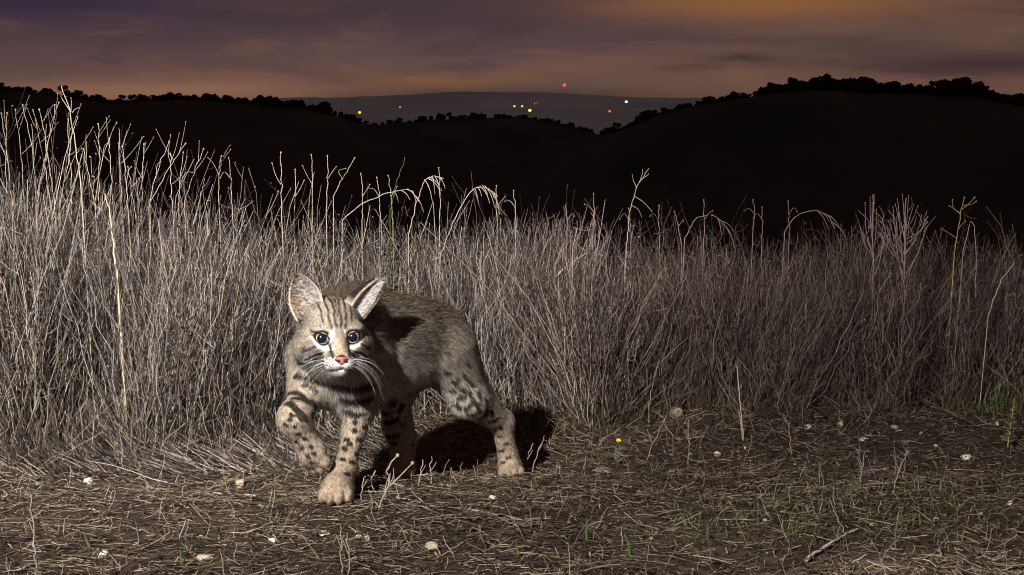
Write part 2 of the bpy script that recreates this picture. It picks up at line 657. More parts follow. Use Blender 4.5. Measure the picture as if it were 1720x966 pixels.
STRAW = [(0, (.025, .019, .015)), (.36, (.075, .058, .046)), (.60, (.175, .143, .122)), (.80, (.33, .287, .255)), (.94, (.56, .51, .46)), (1, (.40, .26, .13))]
m_stem = island_material("dry_grass_stem", STRAW, .7, .25, .35)
m_stem2 = island_material("brown_weed_stem", [(0, (.03, .02, .017)), (.45, (.11, .078, .063)), (.75, (.22, .165, .14)), (1, (.42, .33, .28))], .75, .2, .3)
m_tall = island_material("pale_stalk", [(0, (.42, .36, .29)), (.5, (.55, .47, .38)), (1, (.50, .40, .26))], .65, .3, .3)
m_purple = island_material("purplish_stalk", [(0, (.26, .18, .17)), (.5, (.36, .27, .25)), (1, (.42, .33, .28))], .7, .25, .3)
m_litter = island_material("straw_litter", [(0, (.022, .015, .011)), (.4, (.070, .049, .034)), (.68, (.145, .110, .078)), (.88, (.28, .22, .165)), (1, (.46, .37, .26))], .8, .2, .3)
m_green = island_material("green_grass", [(0, (.05, .085, .02)), (.6, (.085, .145, .035)), (1, (.15, .17, .07))], .5, .35, .1)
m_yellow = flat_material("yellow_petal", (.85, .66, .02), .6, .2, .15, 300.0)
m_rock = flat_material("white_limestone", (.74, .70, .63), .9, .15, .18, 60.0)
m_rock2 = flat_material("tan_limestone", (.42, .34, .25), .9, .15, .3, 60.0)
m_twig = island_material("grey_twig", [(0, (.26, .215, .175)), (1, (.42, .36, .30))], .8, .2, .4)


def px_of(x, y):
    return 860 + FPX * x / (y * ct + .75 * st)


FE = np.array([[-400, 2.58], [0, 2.58], [250, 2.62], [480, 2.68], [640, 2.92], [800, 3.08], [900, 3.02], [1000, 2.92], [1150, 3.02], [1400, 3.06], [1720, 3.05], [2200, 3.1]])
HT = np.array([[-400, .48], [0, .465], [200, .42], [420, .365], [600, .335], [860, .325], [950, .315], [1200, .30], [1500, .305], [1720, .29], [2200, .29]])


def grow(n, xr, depth, hmul, hjit, rad, lean, K=6, front=0.0, wig=.012, pw=1.5):
    """n upright stems: positions behind the front edge; returns pts, radii"""
    x = gr.uniform(xr[0], xr[1], n)
    y0 = np.interp(px_of(x, 2.8), FE[:, 0], FE[:, 1]) + .05 * fbm(x * 5, x * 3, 14, 3)
    y = y0 + front + depth * gr.random(n) ** pw
    kp = gr.random(n) < np.clip(.55 + .75 * fbm(x * 8 + 3, y * 8, 41, 3), .06, 1)
    x, y, y0 = x[kp], y[kp], y0[kp]
    n = len(x)
    z = ground_z(x, y) - .005
    h = np.interp(px_of(x, y), HT[:, 0], HT[:, 1]) * hmul * np.clip(1 + hjit * gr.standard_normal(n), .25, 1.25) * np.where((gr.random(n) < .06) & (hmul < 1.1), 1.25, 1)
    h = h * np.clip(1 + .13 * fbm(x * 6, y * 6, 15, 3), .7, 1.18)
    l_ = gr.standard_normal((n, 2)) * lean + .16 * np.stack([fbm(x * 5, y * 5, 61, 3), fbm(x * 5 + 9, y * 5, 62, 3)], 1)
    t_ = np.linspace(0, 1, K)
    p = np.zeros((n, K, 3))
    bend = gr.standard_normal((n, 2)) * .10
    for k, s in enumerate(t_):
        w_ = gr.standard_normal((n, 2)) * wig * (s > 0)
        p[:, k, 0] = x + h * (l_[:, 0] * s + bend[:, 0] * s * s) + w_[:, 0]
        p[:, k, 1] = y + h * (l_[:, 1] * s + bend[:, 1] * s * s) + w_[:, 1]
        p[:, k, 2] = z + h * s * (1 - .10 * (l_ ** 2).sum(1))
    r = np.outer(gr.uniform(.6, 1.35, n), np.linspace(rad, rad * .5, K))
    return p, r


def branchlets(p, r, per, lng, rad, spread, lo=.35, K=3):
    """side shoots from existing stems"""
    n, Ks, _ = p.shape
    i = np.repeat(np.arange(n), per)
    m = len(i)
    s = gr.uniform(lo, .98, m) * (Ks - 1)
    k = np.clip(s.astype(int), 0, Ks - 2)
    f = (s - k)[:, None]
    a = p[i, k] * (1 - f) + p[i, k + 1] * f
    tdir = nrm(p[i, k + 1] - p[i, k])
    d = nrm(tdir + gr.standard_normal((m, 3)) * spread)
    L_ = lng * gr.uniform(.4, 1.3, m)[:, None]
    q = np.stack([a, a + d * L_ * .55, a + d * L_ + np.array([0, 0, .25]) * L_ * .6], 1)
    rr_ = np.outer(gr.uniform(.7, 1.2, m), np.array([rad, rad * .85, rad * .6]))
    return q, rr_


def buds(tips, rad):
    v, f = blobs(tips, gr.uniform(.7, 1.3, len(tips)) * rad, 1)
    return v, f



def specks(tips):
    """small dry seed husks at shoot tips (stubby closed quads)"""
    n = len(tips)
    d = nrm(gr.standard_normal((n, 3)) + np.array([0, 0, .6])) * gr.uniform(.003, .007, n)[:, None]
    return tubes(np.stack([tips, tips + d * .5, tips + d], 1), np.outer(gr.uniform(.7, 1.2, n), [.0006, .0015, .0003]), 3)


def stuff(name, parts, mat, label, cat):
    v, f = join_vf(parts)
    o = link(name, mesh_from(name, v, f), mat)
    tag(o, label, cat, kind="stuff")
    return o


# main mass, grey stems, left two thirds are taller and denser
p1, r1 = grow(19000, (-1.75, .25), 1.25, 1.0, .27, .00122, .17, K=9, wig=.0062)
p2, r2 = grow(12500, (.0, 1.9), 1.25, 1.0, .27, .00120, .19, K=9, wig=.0066)
b1, rb1 = branchlets(p1, r1, 3, .036, .00085, .95, .15)
b2, rb2 = branchlets(p2, r2, 3, .036, .00085, .95, .15)
p6, r6 = grow(620, (-1.75, .1), 1.0, 1.32, .16, .0010, .16, K=9, wig=.004)
b6, rb6 = branchlets(p6, r6, 4, .05, .0008, .55, .45)
p7, r7 = grow(420, (.0, 1.9), 1.0, 1.22, .14, .0010, .16, K=9, wig=.004)
b7, rb7 = branchlets(p7, r7, 4, .045, .0008, .6, .5)
p2, r2, b2, rb2 = np.concatenate([p2, p7]), np.concatenate([r2, r7]), np.concatenate([b2, b7]), np.concatenate([rb2, rb7])
stuff("dry_grass", [tubes(p1, r1), tubes(b1, rb1), tubes(p6, r6), tubes(b6, rb6), specks(b1[:9000, 2]), specks(b6[:, 2])], m_stem, "tall mass of grey dry grass stems behind the bobcat", "grass")
stuff("dry_weeds", [tubes(p2, r2), tubes(b2, rb2), specks(b2[:7000, 2]), specks(b7[:, 2])], m_stem2, "dim brown mass of dry weeds filling the right of the meadow", "weeds")

# thin under growth, shorter and darker, that fills the foot of the meadow
p3, r3 = grow(9000, (-1.75, 1.9), .75, .50, .35, .0010, .35, K=5, front=-.03)
p8, r8 = grow(3000, (-1.75, 1.9), .40, .22, .5, .0009, .7, K=5, front=-.27, pw=.8)
stuff("undergrowth", [tubes(p3, r3), tubes(p8, r8)], m_litter, "short tangled brown undergrowth at the foot of the dry grass", "undergrowth")

# stems pressed over towards the path on the left
n = 4200
x = gr.uniform(-1.5, -.22, n)
y0 = np.interp(px_of(x, 2.6), FE[:, 0], FE[:, 1])
y = y0 + .10 - np.abs(gr.normal(0, .17, n)) + .05 * fbm(x * 6, x * 2, 44, 3)
a = np.radians(gr.normal(125, 11, n) + 14 * fbm(x * 5, y * 5, 18, 2))
tilt_ = gr.uniform(.3, 1.0, n) * np.clip((y - y0 + .30) / .35, .06, 1.1)
L_ = gr.uniform(.12, .36, n)
z0 = ground_z(x, y) + .002
p4 = np.zeros((n, 5, 3))
for k, s in enumerate(np.linspace(0, 1, 5)):
    p4[:, k, 0] = x + np.cos(a) * L_ * s * .9 + gr.normal(0, .003, n)
    p4[:, k, 1] = y + .35 * L_ * s + gr.normal(0, .003, n)
    p4[:, k, 2] = z0 + np.sin(a) * L_ * s * tilt_ * (1 - .25 * s) + .004
r4 = np.outer(gr.uniform(.7, 1.4, n), np.linspace(.0013, .0006, 5))
stuff("leaning_grass", [tubes(p4, r4)], m_stem, "grey grass stems pressed over at the left edge of the path", "grass")

# litter on the path: straws lying about, and crumbs
def lying(n, xr, yr, l0, l1, rad, ang_sd, lift, K=4):
    x = gr.uniform(*xr, n)
    y = gr.uniform(*yr, n)
    L_ = gr.uniform(l0, l1, n) * gr.uniform(.5, 1, n)
    a = gr.normal(0, ang_sd, n) + np.pi * (gr.random(n) > .5)
    p = np.zeros((n, K, 3))
    cv_ = gr.normal(0, .18, n)
    up0, up1 = gr.random(n) ** 3 * lift, gr.random(n) ** 3 * lift
    for k, s in enumerate(np.linspace(-.5, .5, K)):
        aa = a + cv_ * s
        p[:, k, 0] = x + np.cos(aa) * L_ * s
        p[:, k, 1] = y + np.sin(aa) * L_ * s
        p[:, k, 2] = ground_z(p[:, k, 0], p[:, k, 1]) + .0015 + gr.random(n) * .004 + up0 + (up1 - up0) * (s + .5)
    r = np.outer(gr.uniform(.6, 1.4, n), np.full(K, rad)) * np.linspace(1, .7, K)
    return p, r


pa, ra_ = lying(13000, (-1.15, 1.25), (1.40, 3.1), .02, .085, .00078, .95, .016, 3)
pb, rb_ = lying(31000, (-1.15, 1.25), (1.40, 3.1), .006, .025, .0010, 1.6, .010, 3)
pc, rc_ = lying(1600, (-1.1, .2), (1.45, 2.2), .04, .13, .0008, .40, .012)
stuff("straw_litter", [tubes(pa, ra_), tubes(pb, rb_), tubes(pc, rc_)], m_litter, "brown straw and twig litter covering the dirt path", "litter")

pd, rd_ = lying(4200, (.40, 1.35), (1.40, 2.0), .010, .04, .0009, 1.1, .012, 3)
kp = ((pd[:, 1, 0] - .92) / .36) ** 2 + ((pd[:, 1, 1] - 1.60) / .13) ** 2 + gr.normal(0, .45, len(pd)) + .5 * fbm(pd[:, 1, 0] * 9, pd[:, 1, 1] * 9, 71, 3) < 1.7
pd, rd_ = pd[kp], rd_[kp]
stuff("pale_straw", [tubes(pd, rd_)], island_material("pale_chaff", [(0, (.14, .105, .075)), (.5, (.36, .285, .20)), (1, (.62, .53, .40))], .8, .2, .3), "bright pale straw scattered over the paler corner of the path", "straw")

# short dry stubble standing up from the path
n = 620
x = gr.uniform(-1.1, 1.2, n)
y = gr.uniform(1.5, 2.85, n)
keep_ = ~((np.hypot(x + .25, y - 2.15) < .22) & (gr.random(n) < .7))
x, y = x[keep_], y[keep_]
n = len(x)
ps = np.zeros((n, 4, 3))
hh = gr.uniform(.012, .065, n) * gr.uniform(.4, 1.1, n)
ln = gr.normal(0, .35, (n, 2))
for k, s in enumerate(np.linspace(0, 1, 4)):
    ps[:, k, 0] = x + ln[:, 0] * hh * s + gr.normal(0, .0015, n)
    ps[:, k, 1] = y + ln[:, 1] * hh * s
    ps[:, k, 2] = ground_z(x, y) + hh * s
rs_ = np.outer(gr.uniform(.6, 1.2, n), np.linspace(.0009, .0005, 4))
stuff("dry_stubble", [tubes(ps, rs_)], m_twig, "short grey stubble standing up from the dirt path", "stubble")


# green blades here and there
def blades(x, y, h0, h1, w_):
    n = len(x)
    h = gr.uniform(h0, h1, n)
    ln = gr.normal(0, .35, (n, 2))
    a = gr.uniform(0, 3.14, n)
    V_ = np.zeros((n, 4, 2, 3))
    for k, s in enumerate(np.linspace(0, 1, 4)):
        c_ = np.stack([x + ln[:, 0] * h * s * s, y + ln[:, 1] * h * s * s, ground_z(x, y) - .003 + h * s * (1 - .15 * s)], 1)
        o_ = np.stack([np.cos(a), np.sin(a), 0 * a], 1) * (w_ * (1 - .85 * s))
        V_[:, k, 0], V_[:, k, 1] = c_ - o_, c_ + o_
    v = V_.reshape(-1, 3)
    i = np.arange(n)[:, None] * 8 + np.arange(3)[None] * 2
    i = i.ravel()
    return v, np.stack([i, i + 1, i + 3, i + 2], 1)


def tuft(cx, cy, sx, sy, n, h0, h1, w_=.0012):
    return blades(gr.normal(cx, sx, n), gr.normal(cy, sy, n), h0, h1, w_)


gparts = []
for _ in range(70):
    cx, cy = gr.uniform(-1.1, 1.2), gr.uniform(1.55, 2.8)
    gparts.append(tuft(cx, cy, .012, .012, int(gr.integers(1, 4)), .015, .05))
for (px, py, n, sx, h1) in ((700, 690, 60, .03, .07), (1690, 600, 150, .08, .11), (1640, 575, 70, .07, .10), (1100, 690, 40, .08, .05), (950, 705, 70, .07, .05), (1480, 900, 110, .16, .045), (1300, 860, 80, .16, .045), (1560, 860, 80, .12, .04), (1180, 910, 60, .15, .04), (1420, 830, 60, .1, .05),
                            (350, 700, 40, .12, .07), (640, 680, 40, .02, .08), (1340, 640, 60, .10, .07)):
    g_ = ground_at(px, min(max(py, 700), 960))
    if py < 700:
        g_[1] += .1
    gparts.append(tuft(g_[0], g_[1], sx, .05, n, .02, h1))
stuff("green_grass", gparts, m_green, "sparse green grass blades sprouting through the dead litter", "grass")

# gravel specks
n = 700
x, y = gr.uniform(-1.1, 1.25, n), gr.uniform(1.45, 3.05, n)
v0, f0 = ico(1)
r_ = gr.uniform(.0012, .0045, n) * gr.uniform(.4, 1, n)
v = []
for i in range(n):
    q = v0 * (1 + .25 * gr.standard_normal((len(v0), 1))) * r_[i] * np.array([1.2, 1, .7])
    v.append(q + [x[i], y[i], float(ground_z(x[i], y[i])) + r_[i] * .6])
f = (f0[None] + np.arange(n)[:, None, None] * len(v0)).reshape(-1, 3)
tag(link("gravel", mesh_from("gravel", np.concatenate(v), f, False), island_material("pale_gravel", [(0, (.22, .18, .14)), (.7, (.42, .37, .31)), (1, (.68, .64, .57))], .9, .1, .2)),
    "tiny pale gravel chips scattered over the path", "gravel", kind="stuff")

# ================================================================== stones
def stone(px, py, wpx, hpx, mat, label, seed, name="stone", group=None):
    g_ = ground_at(px, py + hpx * .45)
    sc = FPX / (g_[1] * ct + (CAM_H - g_[2]) * st)
    w_, h = wpx / sc / 2, hpx / sc / 2 * 1.1
    v_, f_ = ico(3)
    r = np.random.default_rng(seed)
    # chip with planes
    for _ in range(15):
        d = nrm(r.standard_normal(3))
        lim = r.uniform(.38, .78)
        e = v_ @ d - lim
        v_ = v_ - np.outer(np.clip(e, 0, None), d)
    v_ = v_ + .05 * nrm(v_) * fbm(v_[:, 0] * 4 + seed, v_[:, 1] * 4 + v_[:, 2] * 3, seed, 3)[:, None]
    v_ = v_ * np.array([w_, w_ * .8, h]) * 1.35
    o = link(name, mesh_from(name, v_, f_, False), mat, None, g_ + np.array([0, w_ * .5, h * .70]))
    o.rotation_euler = (0, r.uniform(-.25, .25), 0)
    return tag(o, label, "stone", group)


ST = [(172, 932, 27, 14, 0, "bright white rounded stone beside a green grass blade"), (340, 938, 28, 14, 1, "yellowish cracked stone half buried in straw litter"),
      (256, 782, 26, 18, 1, "grey triangular stone below the leaning grass"), (145, 811, 16, 15, 0, "small pale chipped stone at the edge of the leaning grass"),
      (404, 812, 20, 16, 1, "dull grey stone near the lifted front paw"), (8, 834, 9, 7, 0, "tiny white stone on bare litter at the path edge"),
      (603, 902, 13, 12, 0, "round white stone paired with another below the bobcat"), (617, 905, 14, 9, 0, "flat white stone touching a round white one"),
      (459, 909, 16, 12, 0, "white stone chip half hidden in straw"), (726, 919, 24, 20, 1, "grey rough stone among twigs below the bobcat"), (545, 898, 18, 6, 0, "flat white sliver of stone lying in straw"),
      (830, 837, 22, 8, 0, "low crusted white stone in front of the hind paw"), (1013, 792, 34, 7, 1, "long flat tan stone near the yellow flower"),
      (1136, 691, 19, 17, 1, "beige block of stone against the foot of the weeds"), (1205, 762, 15, 12, 0, "bright white block stone standing alone on bare soil"),
      (1358, 718, 14, 7, 0, "small white stone on the bare soil strip"), (1452, 738, 16, 7, 0, "white flat stone beside the bare soil patch"), (1505, 719, 15, 9, 1, "brownish lump of stone on the bare soil strip"),
      (1411, 713, 14, 9, 1, "buff pebble at the edge of the bare soil patch"), (1521, 743, 15, 6, 1, "pale flat stone below the brownish lump"), (1547, 728, 6, 6, 0, "tiny white pebble on the bare soil strip"),
      (1623, 769, 26, 11, 0, "broad white stone with a jagged top on the path"), (1572, 751, 8, 6, 0, "small white chip left of the broad white stone"), (1698, 846, 12, 9, 0, "small white stone in litter near the path corner"),
      (1648, 863, 7, 7, 0, "little pale pebble in front of the small white stone"), (1675, 712, 9, 6, 0, "small white pebble beside the leafy seed spike"), (1085, 740, 8, 5, 1, "pinkish pebble beside bare twigs"), (958, 799, 12, 6, 1, "pinkish flat stone near the long tan stone")]
for i, (px, py, w_, h, k, lab) in enumerate(ST):
    stone(px, py, w_, h, m_rock2 if k else m_rock, lab, 100 + i)


# ================================================================== single stalks one can pick out
def path_pts(pix, Y, K=None):
    """a stem as pixel way points at distance Y, the foot dropped to the ground"""
    pts = [P(a, b_, Y) for a, b_ in pix]
    if K is None:
        K = max(6, 4 * len(pts))
    pts = np.array(pts)
    d = np.concatenate([[0], np.cumsum(np.linalg.norm(np.diff(pts, axis=0), axis=1))])
    u = np.linspace(0, d[-1], K)
    # smooth interpolation
    q = np.stack([np.interp(u, d, pts[:, i]) for i in range(3)], 1)
    for _ in range(2):
        q[1:-1] = .25 * q[:-2] + .5 * q[1:-1] + .25 * q[2:]
    return q


def stalk(name, pix, Y, r0, r1, mat, label, cat, group=None, shoots=(), tipbud=0.0, parts_name="stem", ydrift=0.0):
    """pix runs from the foot to the tip; the foot continues straight down to the soil"""
    q = path_pts(pix, Y)
    q[:, 1] += np.linspace(0, ydrift, len(q))
    q[1:-1] += gr.normal(0, .0012, (len(q) - 2, 3))
    foot = q[0].copy()
    gz0 = float(ground_z(foot[0], foot[1]))
    if foot[2] > gz0:
        nb = 4
        ext = np.linspace(0, 1, nb, endpoint=False)[:, None]
        d = q[0] - q[1]
        base = foot + np.array([d[0] * 2, 0, 0])
        base[2] = gz0 - .005
        q = np.concatenate([base + (foot - base) * ext, q])
    root = empty(name, (q[0][0], q[0][1], gz0))
    tag(root, label, cat, group)
    o = np.array(root.location)
    link(parts_name, mesh_from(parts_name, *tubes((q - o)[None], np.linspace(r0, r1, len(q))[None], 5)), mat, root)
    tips = [(q[-1], tipbud)] if tipbud else []
    for sh in shoots:
        s = path_pts(sh['pix'], Y, 8)
        s[:, 1] += sh.get('dy', 0) * np.linspace(0, 1, 8) + ydrift * .7
        rr0 = sh.get('r', r1 * .9)
        link(sh.get('name', "shoot"), mesh_from("shoot", *tubes((s - o)[None], np.linspace(rr0, rr0 * sh.get('tp', .6), 8)[None], 4)), sh.get('mat', mat), root)
        if sh.get('bud'):
            tips.append((s[-1], sh['bud']))
    for tpnt, br in tips:
        v_, f_ = ico(2)
        v_ = v_ * br * np.array([1, 1, 1.15]) * (1 + .12 * np.sin(v_[:, :1] * 5 + v_[:, 2:] * 4))
        link("seed_head", mesh_from("seed_head", v_ + (tpnt - o), f_), mat, root)
    return root


B = .0023
# tall branched weed at the far left of the meadow
stalk("tall_weed", [(138, 345), (130, 260), (118, 185), (103, 145)], 2.75, .0017, .0010, m_tall, "tallest forked grass stalk rising against the left hill", "stalk",
      shoots=[dict(pix=[(119, 188), (108, 172), (102, 162)], r=.0011), dict(pix=[(119, 188), (120, 172), (119, 163)], r=.0009), dict(pix=[(121, 190), (127, 182), (134, 181)], r=.0008)])
stalk("broad_straw", [(196, 452), (190, 400), (183, 345), (176, 325)], 2.62, .0030, .0012, flat_material("bleached_straw", (.66, .56, .40), .55, .4, .15, 90.0), "broad bleached straw blade gleaming in the left grass", "straw")
# pale bud tipped stalks on the left skyline
BUD = [[(20, 330), (12, 260), (2, 190)], [(10, 330), (11, 250), (12, 190)], [(40, 330), (36, 260), (26, 184)], [(60, 340), (56, 250), (38, 176)], [(85, 345), (72, 260), (55, 184)],
       [(92, 350), (80, 255), (66, 184)], [(60, 350), (78, 260), (92, 176)], [(62, 330), (80, 240), (99, 172)], [(120, 350), (118, 270), (115, 200)], [(100, 345), (112, 290), (122, 215)],
       [(160, 350), (150, 300), (140, 250)], [(166, 340), (168, 260), (165, 208)], [(160, 335), (172, 260), (196, 206)], [(190, 345), (186, 280), (184, 232)], [(205, 345), (202, 290), (199, 240)],
       [(215, 350), (212, 300), (206, 246)], [(228, 360), (220, 310), (215, 280)], [(238, 360), (239, 300), (242, 242)], [(250, 350), (262, 290), (284, 238)], [(252, 340), (285, 280), (312, 241)],
       [(290, 345), (287, 300), (286, 258)], [(300, 345), (302, 300), (308, 256)], [(310, 340), (325, 290), (342, 250)], [(368, 345), (367, 300), (372, 262)], [(390, 345), (387, 290), (384, 265)]]
for i, pp in enumerate(BUD):
    sx, sy = pp[1]
    ex, ey = pp[2]
    hi_ = i < 9
    stalk("bud_stalk", pp, 2.93 + .22 * ((i * 7) % 5) / 5, .0011, .0007, m_tall, "thin pale stalk with a small round tip on the left skyline", "stalk", "bud tipped stalks on the left skyline", tipbud=B * (.75 + .3 * ((i * 3) % 4) / 4),
          shoots=[dict(pix=[(sx, sy + 10), ((sx + ex) / 2 + (8 if i % 2 else -9), (sy + ey) / 2 + 8), (ex + (15 if i % 2 else -14), ey + 34)], r=.0008, bud=B * .6)] if i % 3 == 0 else [dict(pix=[(sx + (ex - sx) * u_, sy + (ey - sy) * u_), (sx + (ex - sx) * u_ + d_ * .45, sy + (ey - sy) * u_ - 10 - 3 * (i % 4)), (sx + (ex - sx) * u_ + d_ * (.6 + .1 * (i % 5)), sy + (ey - sy) * u_ - 22 - 6 * ((i * 5) % 6))], r=.0006, bud=B * .5, dy=.05 * (i % 3 - 1)) for u_, d_ in ((-.25 + .13 * (i % 5), 30 - 60 * (i % 2)), (.45 + .03 * (i % 7), -16 + 9 * (i % 4)), (.7, 9))[:1 + i % 3]])
BUD2 = [[(474, 380), (472, 310), (472, 256)], [(494, 380), (496, 330), (496, 285)], [(524, 380), (525, 310), (523, 260)], [(548, 360), (551, 300), (550, 262)], [(560, 330), (575, 300), (596, 265)],
        [(608, 370), (609, 330), (606, 292)], [(640, 370), (637, 330), (633, 298)], [(660, 380), (657, 330), (652, 295)], [(738, 370), (739, 320), (737, 282)],
        [(835, 380), (834, 350), (834, 312)], [(866, 385), (866, 350), (863, 320)], [(915, 480), (912, 420), (916, 376)], [(1000, 400), (999, 360), (997, 325)], [(952, 400), (953, 370), (950, 345)], [(1108, 400), (1106, 370), (1107, 345)], [(1182, 400), (1183, 370), (1182, 336)],
        [(1280, 400), (1281, 370), (1280, 348)], [(1326, 390), (1325, 360), (1324, 338)], [(1265, 380), (1268, 362), (1265, 336)], [(1145, 410), (1140, 380), (1133, 355)], [(1060, 400), (1057, 370), (1056, 350)]]
for i, pp in enumerate(BUD2):
    sx, sy = pp[1]
    ex, ey = pp[2]
    left = ex < 900
    stalk("thin_stalk", pp, float(np.interp(ex, FE[:, 0], FE[:, 1])) + .30 + .2 * ((i * 7) % 5) / 5, .0013, .0009, m_tall if left else m_purple,
          "thin dry stalk with a knobbed tip above the grass behind the bobcat" if left else "thin dim stalk with a knobbed tip above the brown weeds", "stalk",
          "thin stalks above the grass behind the bobcat" if left else "thin stalks above the brown weeds", tipbud=B * (.9 if left else .8),
          shoots=[dict(pix=[(sx, sy), (sx + (9 if i % 2 else -9), sy - 14), (ex + (15 if i % 2 else -15), ey + 18)], r=.0009, bud=B * .7)])


def drooping(pix, Y, mat, label, spikes, seed, group=None):
    r = np.random.default_rng(seed)
    sh = []
    for i in range(spikes):
        u = .52 + .46 * i / spikes
        k = u * (len(pix) - 1)
        a, f_ = int(k), k - int(k)
        a = min(a, len(pix) - 2)
        x = pix[a][0] * (1 - f_) + pix[a + 1][0] * f_
        y = pix[a][1] * (1 - f_) + pix[a + 1][1] * f_
        sg = 1 if pix[-1][0] > pix[0][0] else -1
        dx = sg * r.uniform(4, 24)
        dy_ = r.uniform(14, 38)
        sh.append(dict(pix=[(x, y), (x + dx * .6, y + dy_ * .35), (x + dx, y + dy_)], r=.0014, tp=.35, dy=r.uniform(-.03, .03), name="spikelet"))
    return stalk("drooping_grass", pix, Y, .0014, .0010, mat, label, "grass", group, shoots=sh)


drooping([(686, 395), (700, 340), (712, 302), (728, 294), (745, 300)], 3.15, m_tall, "nodding grass head with long pale spikelets, left of the arched one", 7, 1)
drooping([(740, 425), (770, 355), (792, 318), (812, 310), (836, 330)], 3.2, m_tall, "arched grass head with a fringe of hanging spikelets", 9, 2)
drooping([(575, 370), (610, 340), (660, 322), (690, 316), (705, 340)], 3.15, m_tall, "thin arching grass head bowed low behind the bobcat", 5, 3)
drooping([(1150, 400), (1170, 365), (1195, 360), (1215, 372), (1225, 392)], 3.3, m_purple, "small arched grass loop above the brown weeds", 4, 4)
drooping([(1318, 390), (1335, 362), (1370, 352), (1392, 362), (1402, 384)], 3.3, m_purple, "wide low arched grass loop next to the bushy weed", 4, 5)
stalk("seeding_grass", [(1052, 410), (1058, 350), (1072, 310), (1090, 283)], 3.3, .0016, .0010, m_tall, "tall leaning seed stalk standing alone above the brown weeds", "stalk",
      shoots=[dict(pix=[(1070, 316), (1064, 305), (1062, 293)], r=.0010), dict(pix=[(1078, 300), (1086, 296), (1090, 292)], r=.0013), dict(pix=[(1066, 330), (1080, 338), (1095, 355)], r=.0012, bud=B * .6),
              dict(pix=[(1060, 345), (1072, 350), (1078, 365)], r=.0009), dict(pix=[(1074, 306), (1080, 290), (1079, 284)], r=.0012)])
stalk("green_tipped_stalk", [(655, 360), (664, 310), (674, 285), (680, 264)], 3.2, .0013, .0008, m_green, "single green grass shoot poking above the dry stems", "grass")


def bush(name, label, cx, top, base_y, n, spread, Y, mat, seed, cat="weed"):
    r = np.random.default_rng(seed)
    sh = []
    for i in range(n):
        u = r.uniform(-1, 1)
        tx = cx + u * spread
        ty = top + abs(u) ** 1.3 * 55 + r.uniform(0, 40)
        bx = cx + r.uniform(-1, 1)
        by = base_y + r.uniform(-45, 55)
        sh.append(dict(pix=[(bx, by), (bx + (tx - bx) * .62 + r.uniform(-5, 5), by + (ty - by) * .42 + r.uniform(-5, 5)), (tx, ty)], r=.0011, dy=r.uniform(-.08, .08), bud=B * .55, name="branch"))
        if i % 2 == 0:
            mx_, my_ = bx + (tx - bx) * .78, by + (ty - by) * .6
            sh.append(dict(pix=[(mx_, my_), (mx_ + 5, my_ - 12), (mx_ + r.uniform(-14, 14), my_ - 28)], r=.0010, dy=r.uniform(-.05, .05), name="branch"))
    return stalk(name, [(cx, base_y + 60), (cx, base_y - 20), (cx + 2, top + 15)], Y, .0022, .0011, mat, label, cat, shoots=sh, tipbud=B * .6)


bush("bushy_weed", "bushy many branched dry weed standing highest over the right meadow", 1520, 318, 430, 24, 46, 3.15, m_purple, 3)
bush("bushy_weed", "slim branched dry weed beside the highest bushy one", 1466, 312, 425, 12, 24, 3.2, m_purple, 4)
bush("bushy_weed", "small branched dry weed above the brown weeds near the cat side", 995, 345, 430, 10, 40, 3.25, m_purple, 6)
m_yst = flat_material("yellowish_stalk", (.42, .36, .14), .6, .3, .3, 90.0)
stalk("yellow_weed", [(1602, 440), (1606, 405), (1613, 360), (1620, 332)], 3.2, .0016, .0009, m_yst, "yellowish forked weed with small seed pods by the bushy weed", "weed",
      shoots=[dict(pix=[(1613, 360), (1604, 352), (1595, 346)], r=.0011, bud=B * .8), dict(pix=[(1614, 358), (1600, 350), (1600, 336)], r=.0010, bud=B * .9), dict(pix=[(1616, 352), (1628, 342), (1637, 332)], r=.0011, bud=B),
              dict(pix=[(1618, 345), (1632, 344), (1640, 338)], r=.0009, bud=B * .8), dict(pix=[(1610, 385), (1616, 376), (1622, 372)], r=.0010, bud=B * .8), dict(pix=[(1606, 400), (1592, 390), (1580, 384)], r=.0009, bud=B * .7)], tipbud=B)
stalk("bent_stem", [(1618, 420), (1632, 360), (1640, 410), (1638, 500)], 3.1, .0012, .0010, m_purple, "long bent bare stem beside the yellowish forked weed", "stalk")
stalk("leaning_stem", [(1660, 530), (1680, 470), (1705, 440)], 3.05, .0013, .0009, m_tall, "pale stem leaning out of the weeds near the right end", "stalk")
# bare upright stem on the path, twin stems
stalk("bare_stem", [(1250, 750), (1246, 700), (1241, 650), (1238, 616)], 2.78, .0018, .0012, m_tall, "bare pale stem standing on the path before the brown weeds", "stalk",
      shoots=[dict(pix=[(1248, 745), (1245, 715), (1241, 690)], r=.0014), dict(pix=[(1241, 655), (1244, 650), (1246, 646)], r=.0012)], tipbud=B * .8)
stalk("bare_stem", [(1035, 690), (1040, 600), (1046, 540), (1050, 480)], 3.0, .0014, .0009, m_tall, "long straight pale stem at the front of the brown weeds", "stalk")
stalk("forked_stem", [(1010, 660), (1004, 590), (1006, 545), (1012, 522)], 2.95, .0018, .0011, m_tall, "pale forked stem lit at the dark edge of the meadow", "stalk",
      shoots=[dict(pix=[(1004, 592), (996, 570), (998, 545)], r=.0014), dict(pix=[(1000, 548), (990, 510), (980, 486)], r=.0012), dict(pix=[(1005, 600), (996, 612), (993, 620)], r=.0011)])
stalk("broken_straw", [(895, 500), (920, 475), (955, 445), (985, 424)], 3.25, .0022, .0013, m_tall, "broken pale straw slanting out of the grass right of the bobcat", "straw",
      shoots=[dict(pix=[(930, 468), (945, 452), (958, 436)], r=.0013)])
